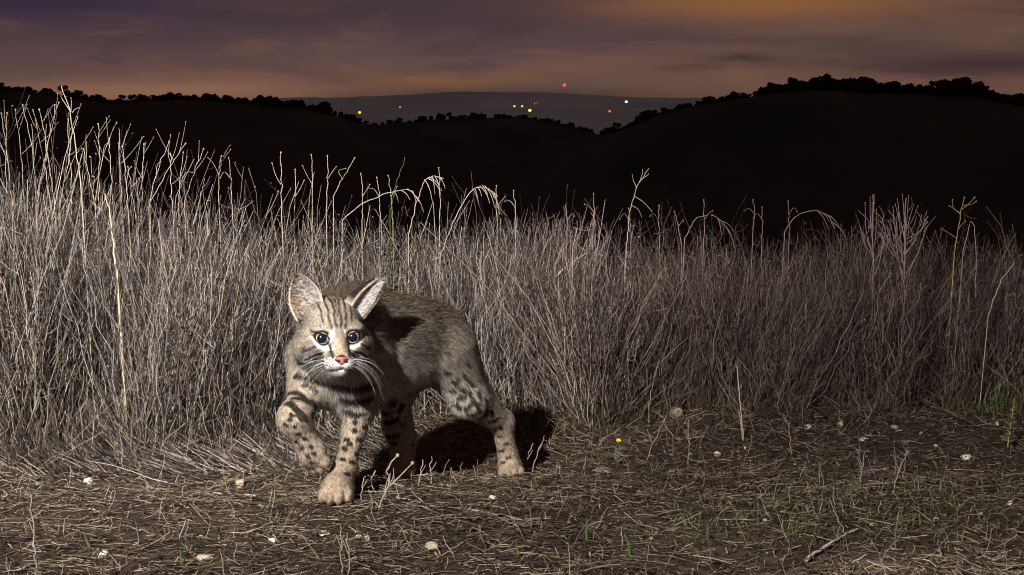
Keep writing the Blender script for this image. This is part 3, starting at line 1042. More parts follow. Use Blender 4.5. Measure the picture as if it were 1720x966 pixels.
stalk("slanting_stem", [(1090, 690), (1095, 650), (1108, 605)], 2.9, .0015, .0010, m_twig, "thin slanting stem behind the beige block of stone", "stalk")
# twigs in front of the cat
stalk("twig", [(640, 842), (655, 815), (650, 790), (660, 772), (668, 765)], 1.97, .0016, .0013, m_twig, "grey forked twig with a frayed tip beside the planted paw", "twig",
      shoots=[dict(pix=[(646, 825), (672, 800), (693, 778)], r=.0017, bud=.003), dict(pix=[(645, 830), (650, 808), (656, 795)], r=.0012), dict(pix=[(652, 818), (662, 800), (661, 788)], r=.0011), dict(pix=[(660, 812), (668, 815), (678, 817)], r=.0012)], tipbud=.0032)
for (pp, lab) in (([(606, 845), (608, 820), (614, 800)], "short stubby grey twig nearest the planted paw"), ([(630, 830), (622, 805), (630, 790)], "short crooked twig beside the forked twig"),
                  ([(703, 818), (706, 795), (710, 772)], "upright grey twig in front of the cast shadow"), ([(724, 815), (724, 790), (725, 767)], "tallest upright twig in front of the cast shadow"),
                  ([(882, 800), (886, 770), (896, 745)], "slim twig just right of the hind paw"), ([(866, 796), (868, 765), (874, 745)], "twig rising across the hind paw"), ([(893, 800), (902, 760), (914, 732)], "longest twig right of the hind paw"),
                  ([(884, 735), (876, 722), (872, 714)], "pale broken twig behind the hind paw")):
    g_ = ground_at(*pp[0])
    stalk("twig", pp, g_[1], .0013, .0009, m_twig, lab, "twig", shoots=[dict(pix=[pp[1], (pp[1][0] + 5, pp[1][1] - 6), (pp[1][0] + 9, pp[1][1] - 14)], r=.0009)])
for (pp, lab) in (([(575, 966), (573, 920), (571, 880)], "upright bare stem below the planted paw, left of two"), ([(588, 975), (585, 930), (583, 895)], "upright bare stem below the planted paw, right of two"),
                  ([(60, 960), (58, 900), (52, 830)], "thin dark upright stem in the left litter"), ([(1420, 900), (1402, 860), (1400, 815)], "grey twig pair standing near the fallen white stick"),
                  ([(1445, 820), (1448, 790), (1452, 760)], "dry straw upright in the stubble clump"), ([(1500, 830), (1510, 790), (1525, 757)], "long dry straw leaning from the stubble clump"), ([(1330, 770), (1326, 720), (1316, 700)], "white bent stem standing on the bare soil"),
                  ([(1085, 780), (1096, 745), (1120, 698)], "branched grey weed skeleton beside the yellow flower"), ([(1155, 790), (1158, 745), (1157, 705)], "thin upright stem between flower and white block stone")):
    g_ = ground_at(pp[0][0], min(pp[0][1], 965))
    stalk("dry_stem", pp, g_[1], .0013, .0008, m_twig, lab, "stalk", shoots=[dict(pix=[pp[1], (pp[1][0] - 4, pp[1][1] - 10), (pp[1][0] - 9, pp[1][1] - 24)], r=.0009)])


def fallen(pix, r0, r1, mat, label, name="stick", lift=.006):
    pts = []
    for a, b_ in pix:
        g_ = ground_at(a, b_)
        pts.append(g_ + [0, 0, lift])
    pts = np.array(pts)
    u = np.linspace(0, len(pts) - 1, 14)
    q = np.stack([np.interp(u, np.arange(len(pts)), pts[:, i]) for i in range(3)], 1)
    q = q + gr.normal(0, .0012, q.shape)
    o = link(name, mesh_from(name, *tubes((q - q[0])[None], np.linspace(r0, r1, 14)[None] * (1 + .15 * np.sin(np.arange(14) * 1.7)), 6)), mat, None, q[0])
    return tag(o, label, "stick")


fallen([(1355, 945), (1378, 930), (1400, 915), (1420, 905), (1440, 893)], .0030, .0018, flat_material("bleached_stick", (.58, .53, .46), .8, .2, .25, 120.0), "crooked white stick lying at the lower right of the path")
fallen([(665, 815), (690, 828), (712, 850)], .0016, .0012, m_tall, "pale straw slanting beside the forked twig")
fallen([(668, 840), (700, 848), (728, 856)], .0016, .0012, m_twig, "grey stick lying right of the planted paw")
fallen([(10, 920), (45, 908), (85, 898)], .0035, .0022, flat_material("dark_stick", (.05, .038, .03), .9, .1, .3, 90.0), "dark crooked stick lying in the left litter")
fallen([(330, 832), (380, 834), (430, 838)], .0017, .0013, m_tall, "long pale straw lying flat near the grey stone")
fallen([(780, 862), (830, 868), (880, 880)], .0022, .0014, m_twig, "long grey stick lying flat before the hind paw")

# ================================================================== flowers and the leafy spike
g_ = ground_at(1037, 782)
Yf = g_[1]
fl = empty("yellow_flower", g_)
tag(fl, "single yellow flower on a grey leafy stem on the path", "flower")
c_ = P(1039, 741, Yf) - g_
stq = np.array([[0, 0, 0], c_ * .5 + [.004, 0, 0], c_])
link("stem", mesh_from("stem", *tubes(stq[None], np.array([[.0013, .0011, .0009]]), 5)), m_green, fl)
for i in range(7):
    a = i * 2 * math.pi / 7
    d = np.array([math.cos(a), -.35 + .4 * math.sin(a), .5 + .55 * math.sin(a)])
    d = nrm(d)
    sd_ = nrm(np.cross(d, [0, 1, 0.2]))
    L_ = .0072
    pv = np.array([c_, c_ + d * L_ * .6 + sd_ * .0024, c_ + d * L_, c_ + d * L_ * .6 - sd_ * .0024, c_ + d * L_ * .55 + np.array([0, -.0012, 0])])
    link("petal", mesh_from("petal", pv, [(0, 1, 4), (1, 2, 4), (2, 3, 4), (3, 0, 4)]), m_yellow, fl)
v_, f_ = ico(2)
link("flower_centre", mesh_from("flower_centre", v_ * .0026 + c_ + [0, -.001, 0], f_), flat_material("orange_centre", (.75, .48, .01), .7, .2, .2, 500.0), fl)
m_sage = flat_material("grey_green_leaf", (.17, .20, .13), .8, .2, .25, 200.0)
for i in range(11):
    a = i * 2.4
    b0 = c_ * (.12 + .055 * i)
    d = nrm(np.array([math.cos(a), .6 * math.sin(a), .9]))
    sd_ = nrm(np.cross(d, [0, 1, .1])) * .0016
    pv = np.array([b0, b0 + d * .008 + sd_, b0 + d * .017, b0 + d * .008 - sd_, b0 + d * .008 + [0, -.0008, 0]])
    link("leaf", mesh_from("leaf", pv, [(0, 1, 4), (1, 2, 4), (2, 3, 4), (3, 0, 4)]), m_sage, fl)
g_ = ground_at(1251, 762)
bd = empty("yellow_bud", g_)
tag(bd, "tiny yellow flower bud beside the bare pale stem", "flower")
link("stem", mesh_from("stem", *tubes(np.array([[[0, 0, 0], [.001, 0, .006], [0, 0, .012]]]), np.array([[.0009, .0008, .0007]]), 5)), m_green, bd)
link("bud", mesh_from("bud", v_ * np.array([.0024, .0024, .0034]) + [0, 0, .014], f_), m_yellow, bd)

g_ = ground_at(1692, 755)
sp_ = empty("leafy_spike", g_)
tag(sp_, "upright leafy seed spike standing on the path by the weeds", "plant")
h_ = P(1704, 668, g_[1]) - g_
link("stem", mesh_from("stem", *tubes(np.array([[[0, 0, 0], h_ * .5, h_]]), np.array([[.0018, .0014, .0008]]), 5)), m_yst, sp_)
m_spk = flat_material("seed_leaf", (.15, .12, .065), .8, .2, .3, 150.0)
for i in range(60):
    u = .15 + .83 * i / 60 + gr.normal(0, .01)
    a = i * 2.4
    d = nrm(np.array([math.cos(a), .6 * math.sin(a), .55]))
    L_ = (.017 * (1.1 - u) + .004) * gr.uniform(.5, 1.3)
    sd_ = nrm(np.cross(d, [0, 1, .1])) * L_ * .2
    b0 = h_ * u
    pv = np.array([b0, b0 + d * L_ * .5 + sd_, b0 + d * L_, b0 + d * L_ * .5 - sd_, b0 + d * L_ * .5 + [0, -.001, 0]])
    link("leaf", mesh_from("leaf", pv, [(0, 1, 4), (1, 2, 4), (2, 3, 4), (3, 0, 4)]), m_spk, sp_)
# separate green blades one can point at
for (px, py, lean, h, lab) in ((150, 925, .3, 34, "bright green grass blade by the bright white stone"), (305, 955, .05, 42, "slim green blade standing before the cracked yellowish stone"), (720, 890, -.5, 30, "curved green blade below the forked twig"),
                               (985, 910, .0, 46, "green blade standing among straw below the yellow flower"), (1058, 935, .25, 50, "broad green blade at the front of the straw mat"),
                               (1190, 905, .1, 34, "green blade with a dry tip on the straw mat"), (1352, 800, .0, 20, "short green blade on the bare soil strip"), (870, 935, .15, 30, "pale green blade in the front litter")):
    g_ = ground_at(px, py)
    hh = h / FPX * (g_[1] * ct + .75 * st)
    K_ = 6
    V_ = []
    for k in range(K_):
        s = k / (K_ - 1)
        c_ = np.array([-lean * hh * s * s, 0, hh * s])
        w_ = .0021 * (1 - s ** 2 * .95)
        V_ += [c_ + [-w_, .0008, 0], c_ + [0, -.0006, 0], c_ + [w_, .0008, 0]]
    F_ = []
    for k in range(K_ - 1):
        for j in range(2):
            F_.append((k * 3 + j, k * 3 + j + 1, k * 3 + j + 4, k * 3 + j + 3))
    tag(link("grass_blade", mesh_from("grass_blade", np.array(V_), F_), m_green, None, g_ - [0, 0, .002]), lab, "grass")
# ================================================================== the bobcat

# head frame (local units: centimetres; x = picture right, y = out of the face, z = up)
HEAD_O = P(564, 566, 2.0)
_az, _pt, _rl = math.radians(19.0), math.radians(3.0), math.radians(-1.5)
_fwd = np.array([math.sin(_az) * math.cos(_pt), -math.cos(_az) * math.cos(_pt), math.sin(_pt)])
_right = nrm(np.cross(_fwd, [0, 0, 1])) * -1.0
_up = nrm(np.cross(_fwd, _right)) * 1.0
if _up[2] < 0:
    _up = -_up
_right, _up = _right * math.cos(_rl) + _up * math.sin(_rl), _up * math.cos(_rl) - _right * math.sin(_rl)
HEAD_R = np.stack([_right, _fwd, _up], 1)          # columns


def H(x, y, z):
    return HEAD_O + HEAD_R @ (np.array([x, y, z]) * 0.01)


def to_head(p):
    return ((p - HEAD_O) @ HEAD_R) * 100.0


# ---- primitives of the signed distance field
PR = []      # dict(kind, ..., k, reg, flow, fl)


def cone(a, b, ra, rb, k, reg, fl, flow=None):
    a, b = np.asarray(a), np.asarray(b)
    PR.append(dict(t='cone', a=a, b=b, ra=ra, rb=rb, k=k, reg=reg, fl=fl, flow=nrm(b - a) if flow is None else nrm(flow)))


def ell(c_, R, r, k, reg, fl, flow):
    PR.append(dict(t='ell', c=np.asarray(c_), R=np.asarray(R), r=np.asarray(r, float), k=k, reg=reg, fl=fl, flow=nrm(flow)))


def sd(p, q):
    if q['t'] == 'cone':
        ab = q['b'] - q['a']
        h = np.clip(((p - q['a']) @ ab) / (ab @ ab), 0, 1)
        return np.linalg.norm(p - q['a'] - h[..., None] * ab, axis=-1) - (q['ra'] + (q['rb'] - q['ra']) * h)
    l_ = (p - q['c']) @ q['R']
    k0 = np.linalg.norm(l_ / q['r'], axis=-1)
    k1 = np.linalg.norm(l_ / (q['r'] ** 2), axis=-1) + 1e-9
    return k0 * (k0 - 1.0) / k1


SH = P(574, 572, 2.155)                 # between the shoulders
MID = P(662, 572, 2.245)
HIP = P(728, 574, 2.34)
AX = nrm(HIP - SH)                     # nose-to-tail axis of the trunk
AXH = nrm(np.array([AX[0], AX[1], 0]))
LEFT = np.array([AXH[1], -AXH[0], 0.0])        # towards the cat's left flank (the side we see)
if LEFT[1] > 0:
    LEFT = -LEFT
UP = np.array([0, 0, 1.0])
BODY_R = np.stack([AXH, LEFT, UP], 1)
DN = -UP

# trunk
ell(SH + UP * 0.008 + AXH * .03, BODY_R, (.125, .056, .094), .03, 'back', .014, AXH + DN * .35)
ell(P(592, 618, 2.15), BODY_R, (.085, .062, .085), .03, 'chest', .017, DN + AXH * .2)
ell(MID + UP * 0.0, BODY_R, (.15, .064, .082), .03, 'back', .015, AXH + DN * .35)
ell(MID - UP * 0.03, BODY_R, (.13, .058, .064), .03, 'belly', .024, AXH * .6 + DN)
ell(HIP + UP * .002, BODY_R, (.078, .058, .070), .03, 'back', .014, AXH + DN * .45)
# nape and neck
cone(H(0, -5.5, 0.8), P(583, 548, 2.12), .052, .066, .03, 'back', .013, AXH + DN * .1)
cone(H(0, -4.5, -3.0), P(580, 606, 2.11), .046, .056, .03, 'chest', .018, DN + AXH * .3)
# tail stub
TL = HIP + AXH * .075 - LEFT * .015 + UP * .015
cone(TL, TL + np.array([-.01, .05, -.05]), .020, .016, .012, 'back', .013)
cone(TL + np.array([-.01, .05, -.05]), TL + np.array([-.02, .055, -.10]), .016, .013, .008, 'back', .013)

# left foreleg (planted, nearest the camera)
LFS, LFE, LFW = P(606, 592, 2.14), P(606, 672, 2.13), P(579, 788, 2.065)
cone(LFS, LFE, .046, .030, .025, 'arm', .011)
cone(LFE, P(595, 722, 2.105), .026, .0195, .02, 'leg', .005)
cone(P(595, 722, 2.105), LFW, .0195, .0165, .012, 'leg', .005)


def paw(root, ctr, toe_dir, gz, s=1.0, up=None, toes=4, k=.010):
    """a paw: pad body, four toes spread ahead of it"""
    up = UP if up is None else nrm(up)
    f = nrm(toe_dir - up * (toe_dir @ up))
    r = np.cross(f, up)
    R = np.stack([r, f, up], 1)
    cone(root, ctr + up * .006 * s, .0185 * s, .021 * s, .012, 'paw', .0055, flow=f - up * .5)
    ell(ctr, R, (.0265 * s, .030 * s, .0185 * s), k, 'paw', .0065, f - up * .4)
    for i in range(toes):
        u = (i - (toes - 1) / 2.0) / ((toes - 1) / 2.0)
        tc_ = ctr + r * (u * .0205 * s) + f * ((.0285 - .009 * u * u) * s) - up * .0045 * s
        ell(tc_, R, (.0080 * s, .0135 * s, .0122 * s), .0032, 'paw', .0030, f - up * .5)


LFP = P(566, 834, 2.03)
LFP[2] = 0.0205
paw(LFW, LFP, np.array([.05, -1, 0]), 0.0, 1.12)

# right foreleg (lifted, paw hanging)
RFS, RFE, RFW, RFT = P(528, 604, 2.15), P(522, 648, 2.10), P(493, 704, 2.015), P(523, 757, 2.032)
cone(RFS, RFE, .050, .037, .025, 'arm', .013)
cone(RFE, RFW, .031, .0205, .02, 'arm', .0055, flow=np.array([-.25, .1, -1]))
cone(RFW, RFT, .0225, .0205, .03, 'leg', .005)
_d = nrm(RFT - RFW)
_u = nrm(np.array([-.50, -.80, .0]))
paw(RFW * .35 + RFT * .65, RFT + _d * .004, _d + np.array([.1, 0, -.1]), 0, .98, up=_u)

# left hind leg (stretched back)
LHK, LHH = P(787, 670, 2.33), P(842, 708, 2.415)
cone(P(748, 592, 2.32), LHK, .060, .034, .03, 'thigh', .011, flow=nrm(LHK - P(748, 592, 2.32)) + AXH * .2)
cone(P(762, 600, 2.36), P(804, 674, 2.385), .044, .031, .03, 'thigh', .010, flow=DN + AXH * .25)
cone(LHK, LHH, .033, .0245, .02, 'hleg', .007)
LHF = P(857, 788, 2.43)
LHF[2] = float(ground_z(LHF[0], 2.41)) + .021
cone(LHH, LHF * .8 + LHH * .2, .0225, .018, .015, 'hleg', .005)
paw(LHF * .75 + LHH * .25, LHF - np.array([0, .01, 0]), np.array([.1, -1, 0]), 0, 1.0)

# right hind leg (stepping forward under the belly)
RHK, RHH = P(662, 655, 2.32), P(682, 738, 2.395)
cone(P(706, 590, 2.39), RHK, .062, .036, .03, 'thigh', .010)
cone(RHK, P(668, 715, 2.36), .034, .0255, .02, 'hleg', .009)
cone(P(668, 715, 2.36), RHH, .025, .020, .02, 'hleg', .008)
RHF = P(675, 792, 2.345)
RHF[2] = float(ground_z(RHF[0], 2.33)) + .021
cone(RHH, RHF, .020, .018, .015, 'hleg', .007)
cone(P(668, 715, 2.36), RHF, .022, .018, .015, 'hleg', .007)
paw(RHF * .8 + RHH * .2, RHF, np.array([-.1, -1, 0]), 0, 1.0)

# head
HR = HEAD_R
BK = -HEAD_R[:, 1]


def hell(x, y, z, rx, ry, rz, k, reg='face', fl=.005, flow=None):
    ell(H(x, y, z), HR, (rx * .01, ry * .01, rz * .01), k, reg, fl, BK if flow is None else flow)


hell(0, -3.0, 1.6, 5.1, 5.4, 4.8, .012, fl=.0038)
for s in (-1, 1):
    hell(s * 3.5, -1.6, -2.0, 3.2, 3.3, 3.1, .015, fl=.0048)
    hell(s * 4.35, -3.2, -2.4, 2.0, 2.2, 3.2, .015, 'ruff', .015, BK * .5 + DN * .75 + HR[:, 0] * s * .45)
    hell(s * 2.7, 1.35, 1.75, 1.9, 1.25, 0.9, .009, fl=.0038)
    hell(s * 3.0, 0.9, -1.5, 1.9, 1.8, 1.2, .010, fl=.004)
    hell(s * 1.2, 3.55, -4.0, 1.40, 1.45, 1.15, .006, 'muzzle', .0032)
hell(0, 2.6, -5.25, 1.7, 1.9, 1.1, .008, 'muzzle', .007, DN + BK * .3)
cone(H(0, 1.0, -2.6), H(0, 3.5, -3.2), .026, .0155, .012, 'face', .004, flow=BK)
cone(H(0, 0.9, 1.9), H(0, 3.75, -2.3), .0165, .0100, .012, 'face', .0026, flow=-(H(0, 4.1, -2.4) - H(0, 0.9, 1.9)))
EYES = [np.array([-2.62, 1.32, 0.05]), np.array([2.62, 1.32, 0.05])]
ER = 1.32

# ---- grid
lo = np.array([1e9] * 3)
hi = -lo
for q in PR:
    if q['t'] == 'cone':
        m = max(q['ra'], q['rb'])
        lo = np.minimum(lo, np.minimum(q['a'], q['b']) - m)
        hi = np.maximum(hi, np.maximum(q['a'], q['b']) + m)
    else:
        m = q['r'].max()
        lo = np.minimum(lo, q['c'] - m)
        hi = np.maximum(hi, q['c'] + m)
HS = 0.0026
lo = lo - .012
hi = hi + .012
nn = np.ceil((hi - lo) / HS).astype(int) + 1
gx, gy, gz_ = [lo[i] + HS * np.arange(nn[i]) for i in range(3)]
V = np.full(nn, 0.04, np.float32)


def local(clo, chi):
    i0 = np.clip(np.floor((clo - lo) / HS).astype(int), 0, nn - 1)
    i1 = np.clip(np.ceil((chi - lo) / HS).astype(int) + 1, 1, nn)
    s = tuple(slice(a, b) for a, b in zip(i0, i1))
    g = np.stack(np.meshgrid(gx[s[0]], gy[s[1]], gz_[s[2]], indexing='ij'), -1)
    return s, g


for q in PR:
    m = (max(q['ra'], q['rb']) if q['t'] == 'cone' else q['r'].max()) + q['k'] + .03
    a, b = (q['a'], q['b']) if q['t'] == 'cone' else (q['c'], q['c'])
    s, g = local(np.minimum(a, b) - m, np.maximum(a, b) + m)
    d = sd(g, q).astype(np.float32)
    cur = V[s]
    k = q['k']
    h = np.maximum(k - np.abs(cur - d), 0) / k
    V[s] = np.minimum(cur, d) - h * h * k * 0.25
for e in EYES:                                        # eye sockets
    c_ = H(*(e + np.array([0, .45, 0])))
    s, g = local(c_ - .03, c_ + .03)
    d = .0136 - np.linalg.norm(g - c_, axis=-1)
    cur = V[s]
    k = .005
    h = np.maximum(k - np.abs(cur - d), 0) / k
    V[s] = np.maximum(cur, d) + h * h * k * 0.25
# mouth slit under the muzzle
for s_ in (-1, 1):
    q = dict(t='cone', a=H(0, 4.6, -4.75), b=H(s_ * 2.0, 3.2, -5.0), ra=.0018, rb=.0012)
    s, g = local(np.minimum(q['a'], q['b']) - .02, np.maximum(q['a'], q['b']) + .02)
    d = -sd(g, q)
    cur = V[s]
    k = .003
    h = np.maximum(k - np.abs(cur - d), 0) / k
    V[s] = np.maximum(cur, d) + h * h * k * 0.25


def surface_nets(V):
    ins = V < 0
    nx, ny, nz = V.shape
    corners = [(i, j, k) for i in (0, 1) for j in (0, 1) for k in (0, 1)]
    cnt = np.zeros((nx - 1, ny - 1, nz - 1), np.int8)
    for (i, j, k) in corners:
        cnt += ins[i:nx - 1 + i, j:ny - 1 + j, k:nz - 1 + k]
    act = (cnt > 0) & (cnt < 8)
    idx = np.argwhere(act)
    num = np.full(act.shape, -1, np.int64)
    num[act] = np.arange(len(idx))
    acc = np.zeros((len(idx), 3))
    n_ = np.zeros(len(idx))
    for a in range(8):
        for b in range(a + 1, 8):
            ca, cb = np.array(corners[a]), np.array(corners[b])
            if np.abs(ca - cb).sum() != 1:
                continue
            va = V[tuple((idx + ca).T)]
            vb = V[tuple((idx + cb).T)]
            m = (va < 0) != (vb < 0)
            t = np.where(m, va / np.where(m, va - vb, 1), 0)
            acc += np.where(m[:, None], ca + t[:, None] * (cb - ca), 0)
            n_ += m
    vert = idx + acc / n_[:, None]
    faces = []
    for ax in range(3):
        o1, o2 = [(1, 2), (2, 0), (0, 1)][ax]
        sl0 = [slice(1, -1)] * 3
        sl1 = [slice(1, -1)] * 3
        sl0[ax] = slice(0, V.shape[ax] - 1)
        sl1[ax] = slice(1, V.shape[ax])
        a, b = ins[tuple(sl0)], ins[tuple(sl1)]
        e = np.argwhere(a != b)
        fl_ = a[tuple(e.T)]
        base = e.copy()
        for o in (o1, o2):
            base[:, o] += 1
        q = []
        for (d1, d2) in ((-1, -1), (0, -1), (0, 0), (-1, 0)):
            cc = base.copy()
            cc[:, o1] += d1
            cc[:, o2] += d2
            q.append(num[tuple(cc.T)])
        q = np.stack(q, 1)
        q[~fl_] = q[~fl_][:, ::-1]
        faces.append(q)
    return vert, np.concatenate(faces)


cv, cf = surface_nets(V)
cv = lo + cv * HS
# light smoothing
ea = np.concatenate([cf[:, [0, 1]], cf[:, [1, 2]], cf[:, [2, 3]], cf[:, [3, 0]]])
for _ in range(2):
    acc = np.zeros_like(cv)
    cn = np.zeros(len(cv))
    np.add.at(acc, ea[:, 0], cv[ea[:, 1]])
    np.add.at(acc, ea[:, 1], cv[ea[:, 0]])
    np.add.at(cn, ea[:, 0], 1)
    np.add.at(cn, ea[:, 1], 1)
    cv = cv * .5 + .5 * acc / cn[:, None]

# ---- ears: cupped shells whose roots sink into the head
REG_EAR_IN, REG_EAR_BK = 'ear_in', 'ear_back'


def ear(base_i, base_o, tip, back, cup, nu=22, nv=22, thick=.28):
    """base_i / base_o: where the two rims meet the head; back: the way the cup sinks (local cm)"""
    bi, bo, tp, bk = map(np.array, (base_i, base_o, tip, back))
    bk = nrm(bk)
    u = np.linspace(-1, 1, nu)
    v = np.linspace(0, 1, nv)
    g = np.zeros((nu, nv, 3))
    mid = (bi + bo) / 2
    half = (bo - bi) / 2
    for j, vv in enumerate(v):
        wdt = (1 - vv ** 2.8) ** 0.60
        bulge = 1 + .20 * math.sin(math.pi * min(1, vv * 1.25))
        cl = mid + (tp - mid) * vv
        for i, uu in enumerate(u):
            g[i, j] = cl + half * uu * wdt * bulge + bk * (cup * wdt * (1 - abs(uu) ** 2.2) * (1 - .35 * vv)) - nrm(tp - mid) * (1.2 * (1 - vv) ** 3 * (1 - .3 * abs(uu)))
    front = g.reshape(-1, 3)
    # back shell
    bkv = front + bk * thick
    n = nu * nv
    F = []
    for i in range(nu - 1):
        for j in range(nv - 1):
            a, b, c2, d2 = i * nv + j, (i + 1) * nv + j, (i + 1) * nv + j + 1, i * nv + j + 1
            F.append((a, b, c2, d2))
            F.append((n + d2, n + c2, n + b, n + a))
    for i in range(nu - 1):
        a, b = i * nv, (i + 1) * nv
        F.append((b, a, n + a, n + b))
    for j in range(nv - 1):
        a, b = j, j + 1
        F.append((a, b, n + b, n + a))
        a, b = (nu - 1) * nv + j, (nu - 1) * nv + j + 1
        F.append((b, a, n + a, n + b))
    uu = np.repeat(u, nv)
    vv = np.tile(v, nu)
    return np.concatenate([front, bkv]), np.array(F), np.concatenate([uu, uu]), np.concatenate([vv, vv]), np.arange(2 * n) >= n


earL = ear((-1.9, -1.4, 4.9), (-6.4, -2.6, 3.3), (-6.0, -2.6, 10.7), (.25, -1, 0.0), 2.1)
earR = ear((2.9, -0.7, 4.4), (5.6, -1.6, 3.3), (8.5, -2.0, 9.6), (-.88, -.22, .58), 2.9)

body_n = len(cv)
allv = [cv]
allf = [cf]
ear_info = []
for E_ in (earL, earR):
    base = sum(len(a) for a in allv)
    w_ = HEAD_O + (E_[0] * .01) @ HEAD_R.T
    f_ = E_[1]
    # outward orientation check: the front face should look away from 'back'
    allv.append(w_)
    allf.append(f_ + base)
    ear_info.append((base, E_))
CV = np.concatenate(allv)
CF = np.concatenate(allf)


def vnormals(v, f):
    a = np.cross(v[f[:, 2]] - v[f[:, 0]], v[f[:, 3]] - v[f[:, 1]])
    n = np.zeros_like(v)
    for i in range(4):
        np.add.at(n, f[:, i], a)
    return nrm(n), a


VN, FA = vnormals(CV, CF)
# fix ear orientation so normals of the front shell face away from the back direction
for (base, E_), bk in zip(ear_info, ((.25, -1, 0), (-.88, -.22, .58))):
    n = len(E_[0])
    bw = HEAD_R @ nrm(np.array(bk))
    fr = np.arange(base, base + n // 2)
    if (VN[fr] @ bw).mean() > 0:
        m = (CF[:, 0] >= base) & (CF[:, 0] < base + n)
        CF[m] = CF[m][:, ::-1]
VN, FA = vnormals(CV, CF)

# ---- per vertex regions, fur length and fur direction
DV = np.stack([sd(CV, q) for q in PR], 1)
WT = np.exp(-np.clip(DV - DV.min(1, keepdims=True), 0, .2) / .008)
WT /= WT.sum(1, keepdims=True)
FLOW = WT @ np.stack([q['flow'] for q in PR])
FLEN = WT @ np.array([q['fl'] for q in PR])
REGS = sorted(set(q['reg'] for q in PR))
RW = np.stack([WT[:, [i for i, q in enumerate(PR) if q['reg'] == r]].sum(1) for r in REGS], 1)
# face fur radiates away from the nose
hl = to_head(CV)
facew = RW[:, [REGS.index('face'), REGS.index('muzzle')]].sum(1)
rad = CV - H(0, 4.3, -2.0)
FLOW = FLOW * (1 - facew[:, None]) + nrm(rad) * facew[:, None]
EARK = np.zeros(len(CV), np.int8)           # 1 inner, 2 back
EARU = np.zeros(len(CV))
EARV = np.zeros(len(CV))
for base, E_ in ear_info:
    n = len(E_[0])
    sl = slice(base, base + n)
    EARK[sl] = np.where(E_[4], 2, 1)
    EARU[sl] = E_[2]
    EARV[sl] = E_[3]
    FLEN[sl] = np.where(E_[4], .003, np.where(np.abs(E_[2]) > .85, .003, .011))
    up_ = nrm(HEAD_R @ np.array([0, 0, 1.0]))
    side = HEAD_R[:, 0] * (1 if base == ear_info[1][0] else -1)
    FLOW[sl] = np.where(E_[4][:, None], up_, side * np.sign(-E_[2])[:, None] * -.0 + up_ * .35 + side * .9)


# ---- coat colours (linear albedo)
def hash3(p, s=1.0):
    q = np.sin((p * s) @ np.array([127.1, 311.7, 74.7])) * 43758.5453
    return q - np.floor(q)


def sm(x, a, b):
    t = np.clip((x - a) / (b - a), 0, 1)
    return t * t * (3 - 2 * t)


# spots and bars pinned to places on the coat: (pixel pairs only used to find the surface point)
px_, py_, zc_ = project(CV)


def pin(x, y, maxd=9.0):
    d = np.hypot(px_ - x, py_ - y)
    near = d < maxd
    if not near.any():
        return CV[np.argmin(d)]
    i = np.where(near)[0]
    front = i[zc_[i] < zc_[i].min() + .03]
    return CV[front[np.argmin(d[front])]]


MARKS = []   # (a, b, radius)


def bar(x0, y0, x1, y1, r, mid=None):
    ps = [(x0, y0)] + ([mid] if mid else []) + [(x1, y1)]
    pp = [pin(*q) for q in ps]
    for a, b in zip(pp[:-1], pp[1:]):
        MARKS.append((a, b, r))


# throat and chest bands
bar(500, 628, 540, 637, .0045, (518, 634))
bar(556, 640, 622, 642, .0062, (588, 647))
bar(574, 664, 622, 662, .0058, (598, 671))
bar(512, 645, 534, 652, .003)
bar(582, 688, 598, 694, .0055)
bar(604, 693, 616, 690, .003)
# lifted foreleg: bold inner bars
bar(486, 659, 514, 672, .0040, (500, 660))
bar(497, 669, 526, 676, .0048, (512, 673))
bar(526, 676, 524, 698, .0048, (531, 688))
bar(485, 677, 513, 702, .0046, (500, 690))
bar(499, 696, 506, 703, .0035)
for (x, y) in ((484, 703), (494, 714), (488, 696), (500, 728), (510, 735), (505, 750), (520, 748), (516, 765), (526, 760), (478, 712), (497, 742), (522, 775)):
    bar(x, y, x + 3, y + 1, .0026)
# planted foreleg spots
for (x, y) in ((594, 722), (602, 737), (585, 745), (598, 760), (580, 737), (607, 748), (590, 775), (574, 770), (600, 785), (582, 795), (595, 708), (612, 715), (604, 770), (577, 752)):
    bar(x, y, x + 4, y + 1, .0030)
# hind leg under the belly: bands
bar(640, 678, 662, 676, .006)
bar(634, 690, 646, 694, .005)
bar(633, 704, 664, 702, .005, (648, 707))
bar(672, 688, 678, 678, .005)
bar(652, 732, 666, 730, .004)
bar(655, 741, 664, 742, .003)
# stretched hind leg rosettes
for (x, y, dx, dy, r) in ((770, 666, 8, -2, .0045), (786, 658, 2, 4, .0042), (792, 670, 2, 6, .004), (802, 660, 2, 8, .0035), (781, 684, 8, -4, .0042),
                          (765, 678, 6, 3, .0045), (800, 678, 2, 6, .004), (812, 668, 2, 8, .0032), (793, 694, 10, -6, .0042), (814, 684, 2, 8, .004),
                          (806, 700, 10, -6, .004), (824, 690, 2, 8, .0035), (760, 640, 5, 2, .0035), (772, 650, 6, 3, .0038), (754, 654, 6, 1, .0038),
                          (822, 708, 12, -5, .0036), (826, 720, 4, 0, .003), (838, 715, 3, 5, .003), (836, 732, 6, 0, .0022), (846, 745, 6, -2, .0022),
                          (838, 756, 8, -2, .0022), (850, 768, 6, -1, .002), (842, 776, 5, 0, .002), (745, 622, 5, 3, .003), (788, 640, 3, 5, .003), (778, 628, 4, 4, .0028)):
    bar(x, y, x + dx, y + dy, r)
MA = np.array([m[0] for m in MARKS])
MB_ = np.array([m[1] for m in MARKS])
MR = np.array([m[2] for m in MARKS]) * 1.7

